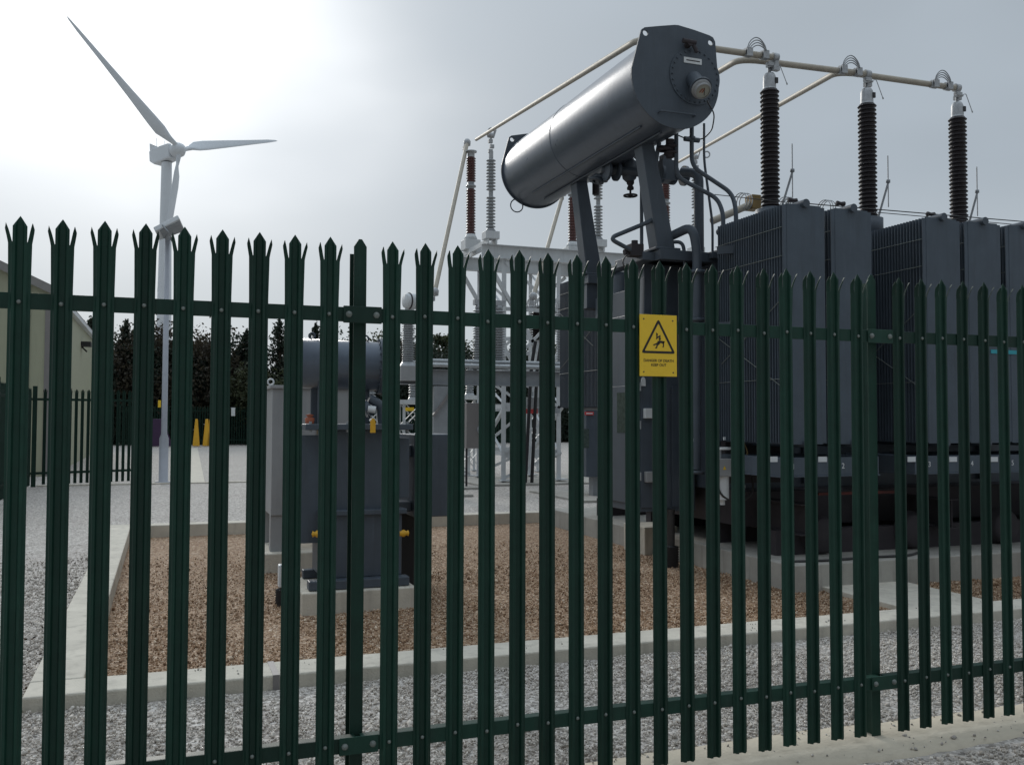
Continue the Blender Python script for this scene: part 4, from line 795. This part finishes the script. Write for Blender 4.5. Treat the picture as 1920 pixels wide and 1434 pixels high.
MB().lathe((1.36, 8.72, .16), (0, -1, 0), [(0, .022), (.002, .022), (.002, 0)], 16).build('skid_hole', 'label', ST)
q = MB()
for i in range(14): q.box((1.19, 8.98+i*.04, .55), (1.38, 8.99+i*.04, 1.50))
q.box((1.19, 8.96, .52), (1.385, 8.975, 1.53)); q.build('cooling_fins', 'rad', ST)
q = MB(); q.box((2.14, 8.92, .92), (2.24, 9.40, 1.50)); q.build('cable_box', 'dgrey', ST, bevel=.008)
q = MB(); q.box((2.36, 9.2, .70), (2.80, 9.9, 1.53)); q.box((2.15, 9.3, 1.3), (2.36, 9.5, 1.42)); q.box((2.15, 9.3, .75), (2.36, 9.5, .85)); q.build('cable_box', 'dgrey', ST, bevel=.01)
q = MB(); q.box((2.33, 9.62, -.11), (2.50, 9.85, .70)); q.build('cable_sleeve', 'black', ST)
# horizontal conservator drum
A0, A1 = Vector((1.23, 9.2, 2.22)), Vector((1.99, 9.14, 2.20))
q = MB(); q.lathe(A0, A1-A0, [(0, 0), (0, .24), (.76, .24)], 48); dr = q.build('conservator_drum', 'dgrey2', ST)
q = MB(); ax_ = (A1-A0).normalized(); q.cyl(A1-ax_*.02, A1+ax_*.015, .275, n=48); x_ = ax_.orthogonal().normalized(); y_ = ax_.cross(x_)
for i in range(20):
    a = i*2*math.pi/20; c = A1+(x_*math.cos(a)+y_*math.sin(a))*.258; q.cyl(c-ax_*.03, c+ax_*.03, .012, n=6)
q.build('end_flange', 'dgrey', dr)
for k_ in (.10, .62): q = MB(); q.ring(A0+ax_*k_+Vector((0, 0, .27)), (0, 1, 0), .028, .009, 16, 6); q.build('lifting_eye', 'dgrey', dr)
for x in (1.36, 1.86): MB().bar((x, 9.2, 1.63), (x, 9.2, 2.02), .07, .05).build('drum_leg', 'dgrey', ST)
MB().box((1.37, 9.02, 1.62), (1.46, 9.06, 2.05)).build('drum_leg', 'dgrey', ST)
q = MB(); q.tube([(1.99, 9.0, 1.62), (1.97, 8.98, 1.82), (1.85, 8.98, 1.88)], .045, 14, bend=.1); q.cyl((1.80, 8.98, 1.76), (1.86, 8.98, 1.80), .08, n=16); q.build('pipe', 'dgrey', ST)
q = MB(); q.cyl((1.83, 8.92, 1.78), (1.90, 8.90, 1.77), .035, n=14); q.build('sight_glass', 'label', ST)
p = Tp(699, 798, 8.6); tg = MB().add([], []); q = MB(); pts = [(p[0]-.022, 8.6, p[2]-.065), (p[0]+.026, 8.6, p[2]-.065), (p[0]+.026, 8.6, p[2]+.03), (p[0]+.018, 8.6, p[2]+.062), (p[0]-.006, 8.6, p[2]+.068), (p[0]-.022, 8.6, p[2]+.04)]; q.prism(pts, (0, .012, 0)); q.build('yellow_tag', 'yel2', ST)
MB().cyl((p[0], 8.61, p[2]+.06), (p[0]-.01, 8.85, p[2]+.14), .004, n=6).build('tag_cord', 'cable', ST)
p = Tp(583, 790, 8.9); q = MB(); q.lathe((p[0], 8.98, 1.64), (0, 0, 1), [(0, .04), (.05, .045), (.06, .02), (.08, .04), (.09, 0)], 14); q.build('relief_valve', 'orange', ST)
for u_, v_ in ((601, 1001), (753, 1000)):
    p = Tp(u_, v_, 8.84); q = MB(); q.lathe((p[0], 8.86, p[2]), (1 if u_ > 700 else -1, 0, 0), [(-.02, .03), (.03, .035), (.05, .02), (.07, .03), (.08, 0)], 12); q.build('drain_valve', 'yel2', ST)
p = Zp(527, 1135, -.09); cg = thing('cable_duct', (p[0], p[1], -.09), 'black ribbed duct with a pale cable box standing left of the small plinth', 'duct')
MB().lathe((p[0], p[1], -.12), (0, 0, 1), [(0, .05)]+[(.02+.025*i+(.012 if j else 0), .058 if j else .048) for i in range(7) for j in (0, 1)]+[(.21, 0)], 18).build('sleeve', 'black', cg)
MB().box((p[0]-.03, p[1]-.05, .085), (p[0]+.075, p[1]+.05, .30)).build('cable_cover', 'label', cg, bevel=.012)
# grey resistor cabinet behind it
tag(MB().box((1.02, 11.15, -.13), (2.5, 12.6, .13)).build('concrete_plinth', 'conc', bevel=.012), 'concrete plinth under the tall pale grey resistor cabinet', 'plinth')
RC = thing('resistor_cabinet', (1.7, 11.5, .13), 'tall pale grey resistor cabinet with lifting eyes, left of and behind the small transformer', 'cabinet')
a = Tp(506, 722, 11.3); b = Tp(690, 722, 11.3)
q = MB(); q.box((a[0]+.03, 11.3, .55), (b[0], 12.4, a[2]-.04)); q.box((a[0], 11.27, a[2]-.04), (b[0]+.03, 12.43, a[2])); rc = q.build('housing', 'resist', RC, bevel=.006)
for x in (a[0]+.22, a[0]+.75, b[0]-.1): MB().box((x-.01, 11.285, .6), (x+.01, 11.30, a[2]-.06)).build('panel_joint', 'galv2', rc)
for x in (a[0]+.1, b[0]-.1):
    MB().box((x-.07, 11.32, .13), (x+.07, 11.45, .55)).build('leg', 'resist', RC); MB().box((x-.07, 12.2, .13), (x+.07, 12.35, .55)).build('leg', 'resist', RC)
for x in (a[0]+.03, a[0]+.32, b[0]-.1): q = MB(); q.ring((x, 11.5, a[2]+.045), (0, 1, 0), .035, .010, 16, 6); q.build('lifting_eye', 'label', rc)
MB().box((a[0]+.55, 11.27, 1.5), (a[0]+.66, 11.3, 1.58)).build('latch', 'brass', rc)
# ================================================================== LAMP POST
LP = thing('lamp_post', (0, 26.1, 0), 'slim grey lamp post with a floodlight, in front of the wind turbine tower', 'lamp post')
MB().lathe((0, 26.1, 0), (0, 0, 1), [(0, 0), (0, .22), (.03, .22), (.04, .115), (1.15, .115), (1.27, .075), (6.4, .062), (6.4, 0)], 24).build('pole', 'polem', LP)
q = MB(); c = Vector((.04, 25.95, 6.58)); upv = Vector((-.38, .50, .78)).normalized(); fwd = Vector((.9, -.1, .38)); fwd = (fwd-upv*fwd.dot(upv)).normalized(); sd_ = upv.cross(fwd)
def fl(a, b, c2): return c+fwd*a+sd_*b+upv*c2
def slab(a0, a1, w0, w1, z0, z1): 
    vs = [fl(a0, -w0, z0), fl(a1, -w1, z0), fl(a1, w1, z0), fl(a0, w0, z0), fl(a0, -w0, z1), fl(a1, -w1, z1), fl(a1, w1, z1), fl(a0, w0, z1)]
    return vs, [(0,3,2,1),(4,5,6,7),(0,1,5,4),(1,2,6,5),(2,3,7,6),(3,0,4,7)]
q.add(*slab(-.33, .36, .20, .27, -.02, .13)); q.build('lamp_head', 'white', LP, bevel=.02)
q = MB(); q.add(*slab(-.22, .33, .17, .20, -.045, -.022)); q.build('lamp_glass', 'galv2', LP)
q = MB(); q.cyl((0, 26.1, 6.3), (0, 26.0, 6.6), .05, n=14); q.tube([fl(-.1, -.23, .05), fl(-.05, -.23, -.22), fl(-.05, .23, -.22), fl(-.1, .23, .05)], .02, 8, bend=.05); q.build('lamp_bracket', 'galv2', LP)
# ================================================================== WIND TURBINE
hub = Vector((.79, 98.9, 28.42)); axn = Vector((.608, -.787, .103)).normalized()
WT = thing('wind_turbine', (-.45, 100.5, 0), 'white three-bladed wind turbine far behind the trees', 'wind turbine')
hd_ = Vector((axn.x, axn.y, 0)).normalized(); twr = hub-hd_*1.62
MB().lathe((twr.x, twr.y, 0), (0, 0, 1), [(0, 1.0), (9, .74), (18, .61), (27.4, .50)], 40).build('tower', 'turb', WT)
rt = axn.cross(Vector((0, 0, 1))).normalized(); up_ = rt.cross(axn)
def nac(a, b, c): return hub+axn*a+rt*b+up_*c
q = MB(); prof = [(-.55, .62, -.72, .78), (-2.9, .70, -.85, .82), (-3.7, .55, -.35, .72)]; vs = []
for a, w_, z0, z1 in prof: vs += [nac(a, -w_, z0), nac(a, w_, z0), nac(a, w_, z1), nac(a, -w_, z1)]
q.add(vs, [(0,1,2,3), (8,11,10,9)]+[(4*k_+i, 4*k_+(i+1) % 4, 4*k_+4+(i+1) % 4, 4*k_+4+i) for k_ in (0, 1) for i in range(4)]); q.build('nacelle', 'turb', WT, bevel=.12)
q = MB(); q.add([nac(-2.2, -.55, .8), nac(-2.2, .55, .8), nac(-3.5, .55, 1.5), nac(-3.5, -.55, 1.5), nac(-3.5, .55, .75), nac(-3.5, -.55, .75)], [(0,1,2,3), (3,2,4,5), (0,3,5), (1,4,2)]); q.cyl(nac(-2.7, .3, 1.0), nac(-2.7, .3, 1.9), .02, n=6); q.cyl(nac(-2.1, -.2, .8), nac(-2.1, -.2, 1.6), .02, n=6); q.build('cooler_fin', 'turb', WT)
MB().lathe(hub-axn*.55, axn, [(0, .55), (.25, .72), (.85, .74), (1.25, .5), (1.45, .22), (1.5, 0)], 28).build('spinner', 'turb', WT)
off = Vector((.09, .09, -.27))
for tip in ((-9.03467576, 93.00711655, 38.49143226), (11.43869685, 108.15558907, 33.39092519), (-.92442897, 96.06996388, 14.00688118)):
    tip = Vector(tip)+off; d = tip-hub; R_ = d.length; d.normalize(); ch = d.cross(axn).normalized()   # chord direction in the rotor plane
    q = MB(); secs = [(.02, .50, .50, 90), (.055, .46, .46, 90), (.11, .72, .36, 34), (.17, 1.18, .28, 22), (.25, 1.15, .23, 16), (.45, .86, .15, 8), (.7, .56, .09, 4), (.9, .36, .05, 2), (.98, .18, .03, 1), (1.0, .03, .015, 0)]
    vs = []; nS = 14
    for fr_, c0, th, tw in secs:
        tw = math.radians(tw+6) if c0 != th else 0; cd = ch*math.cos(tw)+axn*math.sin(tw); td = axn*math.cos(tw)-ch*math.sin(tw)
        o_ = hub+axn*.35+d*R_*fr_-axn*.35*fr_
        for k_ in range(nS):
            a = 2*math.pi*k_/nS; xx = math.cos(a)*c0/2; yy = math.sin(a)*th/2*(1 if c0 == th else (.55+.45*math.cos(a)))
            vs.append(o_+cd*(xx-(0 if c0 == th else c0*.18))+td*yy)
    q.add(vs, [(i*nS+k_, i*nS+(k_+1) % nS, (i+1)*nS+(k_+1) % nS, (i+1)*nS+k_) for i in range(len(secs)-1) for k_ in range(nS)], True)
    q.add(vs[-nS:], [tuple(range(nS))]); q.build('blade', 'turb', WT)
# ================================================================== CREAM SHED
SH_ = thing('shed', (-3.08, 30, 0), 'large cream clad industrial shed with a grey verge at the left edge', 'shed')
xw = -3.08; ez = 5.36; sl_ = .475; xl = -13.0; mid = (xw+xl)/2; rz = ez+(xw-mid)*sl_
q = MB(); q.prism([(xw, 30, 0), (xl, 30, 0), (xl, 30, ez), (mid, 30, rz), (xw, 30, ez)], (0, 17, 0)); q.build('wall', 'clad', SH_)
for a, b in (((mid, rz), (xw+.12, ez-.03)), ((mid, rz), (xl-.12, ez-.03))):
    q = MB(); q.prism([(a[0], 29.85, a[1]+.02), (b[0], 29.85, b[1]+.0), (b[0], 29.85, b[1]+.10), (a[0], 29.85, a[1]+.12)], (0, 17.3, 0)); q.build('roof', 'roofm', SH_)
q = MB(); q.prism([(mid, 29.80, rz-.14), (xw+.1, 29.80, ez-.18), (xw+.1, 29.80, ez+.06), (mid, 29.80, rz+.1)], (0, .05, 0)); q.build('verge_trim', 'roofm', SH_)
MB().box((xw, 29.9, ez-.16), (xw+.16, 47.1, ez-.02)).build('gutter', 'white', SH_)
MB().box((xw-.19, 29.97, 0), (xw+.03, 30.06, ez-.12)).build('corner_trim', 'tan', SH_)
for i in range(12): x = xw-.62-.86*i; MB().box((x-.04, 29.97, 0), (x+.04, 30.01, ez-.2+(xw-x)*sl_ if x > mid else 5)).build('cladding_joint', 'cladd', SH_)
p0, p1 = Sp(112, 740, xw), Sp(148, 740, xw); ztop = 2.5
MB().box((xw-.02, 34.5, 0), (xw+.03, 36.2, 2.7)).build('door', 'brownd', SH_)
p = Sp(158, 645, xw+.1); q = MB(); q.box((xw+.0, p[1]-.3, p[2]-.1), (xw+.35, p[1]+.3, p[2]+.08)); q.cyl((xw, p[1], p[2]-.1), (xw+.2, p[1], p[2]-.3), .03, n=8); q.build('security_light', 'black', SH_)
# ================================================================== THINGS AT THE FAR FENCE
for (u_, nm, colr, wd, lb) in ((363, 'hazard_post', 'yel2', .15, 'upright yellow tapered panel, nearest the lamp post of the yellow ones'), (381, 'hazard_post', 'yel2', .17, 'left of two touching yellow tapered panels by the far fence'), (388, 'hazard_post', 'yel2', .18, 'right of two touching yellow tapered panels by the far fence'), (323, 'hazard_post', 'yel2', .10, 'narrow leaning yellow panel just right of the lamp post'), (296, 'hazard_post', 'purple', .65, 'dark purple tapered panel just left of the lamp post')):
    p = Zp(u_, 832, .05); q = MB(); q.bar((p[0], 57.5, .05), (p[0]+(.12 if u_ in (380, 323) else 0), 57.5, 1.62), wd*2.6, .3, wd*.9, .16, up=(0, 1, 0)); o = q.build('hazard_panel', colr, None, bevel=.03, at=(p[0], 57.5, .05)); tag(o, lb, 'barrier', 'tapered plastic panels by the far fence')
p = Tp(437, 772, 59); t = thing('notice_board', (p[0], 58.9, 0), 'small white notice on the distant palisade', 'sign'); MB().cbox((p[0], 58.9, p[2]), (.22, .03, .5)).build('board', 'label', t); MB().box((p[0]-.14, 58.94, p[2]+.2), (p[0]+.14, 59.0, p[2]+.26)).build('hanger', 'galv2', t)
p = Tp(299, 757, 59); tag(MB().cbox((p[0], 58.9, p[2]), (.16, .03, .42)).build('yellow_notice', 'yellow'), 'small yellow notice beside the lamp post on the distant palisade', 'sign')
# ================================================================== TREES
lm = {'dark': leaf_mat('leaf_dark_green', (.012, .022, .015), (.032, .046, .029)), 'bronze': leaf_mat('leaf_bronze', (.026, .022, .014), (.055, .046, .028)), 'olive': leaf_mat('leaf_olive', (.03, .042, .02), (.075, .085, .04))}
def leaves(c, n, size):
    c = np.asarray(c); n = len(c); a = rng.normal(size=(n, 3)); a /= np.linalg.norm(a, axis=1)[:, None]; b = rng.normal(size=(n, 3)); b = np.cross(a, b); b /= np.linalg.norm(b, axis=1)[:, None]
    s_ = size*rng.uniform(.6, 1.4, n)[:, None]; V = np.stack([c-a*s_-b*s_*.3, c+b*s_*.5, c+a*s_+b*s_*.1, c-b*s_*.55], 1).reshape(-1, 3); return V
def tree(x, y_, h, rad, kind, label, shape, group='trees behind the far fence', n=3200, z0=0.0, leaf=.125):
    t = thing('conifer_tree' if shape == 'cone' else 'broadleaf_tree', (x, y_, 0), label, 'tree', group)
    q = MB(); q.cyl((x, y_, -.1), (x+.1, y_, h*.55), .22, .12, 10); q.cyl((x+.1, y_, h*.55), (x, y_, h*.93), .12, .03, 8)
    for i in range(9):
        a = random.uniform(0, 6.28); z_ = h*random.uniform(.25, .8); l_ = rad*random.uniform(.5, .95)*(1-z_/h*.5); q.cyl((x+.05, y_, z_), (x+l_*math.cos(a), y_+l_*math.sin(a), z_+l_*.5), .06, .015, 6)
    q.build('trunk', 'bark', t)
    pts = []
    if shape == 'cone':
        nb = 46
        for i in range(nb):
            f_ = (i+.5)/nb; z_ = h*(.06+.94*f_); R = rad*1.25*(1-f_)**.75*random.uniform(.55, 1.2)+.15; a = i*2.4+random.uniform(-.5, .5)
            k_ = max(6, int(n/nb*(1.25-f_))); m_ = rng.uniform(0, 1, k_)
            pts.append(np.stack([x+np.cos(a+rng.normal(0, .5, k_))*R*m_, y_+np.sin(a+rng.normal(0, .5, k_))*R*m_, z_-m_*R*.28+rng.normal(0, .16, k_)], 1))
        pts.append(np.stack([x+rng.normal(0, .06, 40), y_+rng.normal(0, .06, 40), h*rng.uniform(.9, 1.03, 40)], 1))
    else:
        nb = 34
        for i in range(nb):
            u1, u2 = random.uniform(-1, 1), random.uniform(0, 6.28); rr = random.uniform(.35, 1.0)**.5; cz = h*.60+rr*u1*h*.37; rx = rad*rr*math.sqrt(max(0, 1-u1*u1*.8))
            c = np.array([x+math.cos(u2)*rx, y_+math.sin(u2)*rx, cz]); sg_ = random.uniform(.28, .62)*rad*.5; k_ = int(n/nb); pts.append(c+rng.normal(0, 1, (k_, 3))*np.array([sg_, sg_, sg_*.8]))
    P = np.concatenate(pts); P[:, 2] = np.maximum(P[:, 2], .15); V = leaves(P, len(P), leaf)
    me = bpy.data.meshes.new('crown'); me.from_pydata((V-np.array([x, y_, 0])).tolist(), [], [(4*i, 4*i+1, 4*i+2, 4*i+3) for i in range(len(P))]); me.materials.append(lm[kind]); o = bpy.data.objects.new('crown', me); COL.objects.link(o); o.parent = t
TR = [(170, 600, 66, 1.8, 'dark', 'cone', 'dark conifer tip just right of the shed eaves'), (206, 648, 64, 2.0, 'bronze', 'round', 'low bronze bush between the shed and the first conifer'), (236, 606, 65, 2.1, 'dark', 'cone', 'dark conifer between the shed and the lamp post'),
 (290, 612, 66, 2.6, 'bronze', 'round', 'bronze leaved tree directly behind the lamp post'), (325, 640, 65, 2.3, 'dark', 'round', 'dark low tree right beside the wind turbine tower'), (378, 630, 64, 2.6, 'bronze', 'round', 'bronze leaved tree above the yellow panels'),
 (342, 652, 67, 2.4, 'olive', 'round', 'olive bush left of the bronze tree above the yellow panels'), (430, 636, 66, 2.4, 'dark', 'round', 'dark rounded tree left of the small transformer'), (462, 622, 65, 2.0, 'dark', 'cone', 'narrow dark conifer left of the resistor cabinet'),
 (482, 612, 66, 2.0, 'dark', 'cone', 'tallest dark conifer left of the conservator drum'), (524, 603, 64, 2.2, 'dark', 'cone', 'dark pointed conifer above the resistor cabinet'), (541, 612, 66, 1.9, 'dark', 'cone', 'slimmer conifer touching the drum conservator on its left'),
 (592, 611, 65, 2.1, 'dark', 'cone', 'conifer tip just over the drum conservator'), (505, 690, 62, 2.4, 'olive', 'round', 'olive bush under the pointed conifers'), (640, 640, 66, 2.6, 'dark', 'round', 'dark tree hidden behind the drum conservator'),
 (752, 628, 66, 2.2, 'bronze', 'round', 'bronze tree behind the drum-headed current transformer'), (822, 640, 62, 2.3, 'dark', 'round', 'dark open tree between the current transformer and the gantry'), (838, 625, 66, 1.4, 'olive', 'round', 'thin ragged tree poking above the dark open one'),
 (870, 664, 64, 2.4, 'dark', 'round', 'low dark tree just left of the gantry column'), (700, 640, 68, 2.5, 'olive', 'round', 'olive tree right of the drum conservator'), (985, 655, 66, 2.5, 'dark', 'round', 'dark tree seen through the gantry legs'), (1045, 640, 66, 2.6, 'olive', 'round', 'olive tree behind the low frame near the big transformer'), (900, 590, 70, .9, 'dark', 'cone', 'single thin treetop just above the fence rail left of the gantry')]
for u_, v_, yy, rd, kd, shp, lb in TR:
    p = Tp(u_, v_, yy); tree(p[0], yy, max(2.5, p[2]), rd, kd, lb, shp, n=11000 if shp == 'round' else 7000)
# low hedge that closes the view under the crowns
P = np.stack([rng.uniform(-8, 40, 60000), rng.uniform(62.2, 63.6, 60000), rng.beta(1.1, 1.3, 60000)*4.6], 1); P[:, 2] *= (.8+.25*np.sin(P[:, 0]*1.3)+.12*np.sin(P[:, 0]*3.7))
V = leaves(P, len(P), .15); me = bpy.data.meshes.new('hedge'); me.from_pydata(V.tolist(), [], [(4*i, 4*i+1, 4*i+2, 4*i+3) for i in range(len(P))]); me.materials.append(lm['dark']); o = bpy.data.objects.new('hedge', me); COL.objects.link(o)
tag(o, 'dark undergrowth along the foot of the far trees', 'undergrowth', kind='stuff')
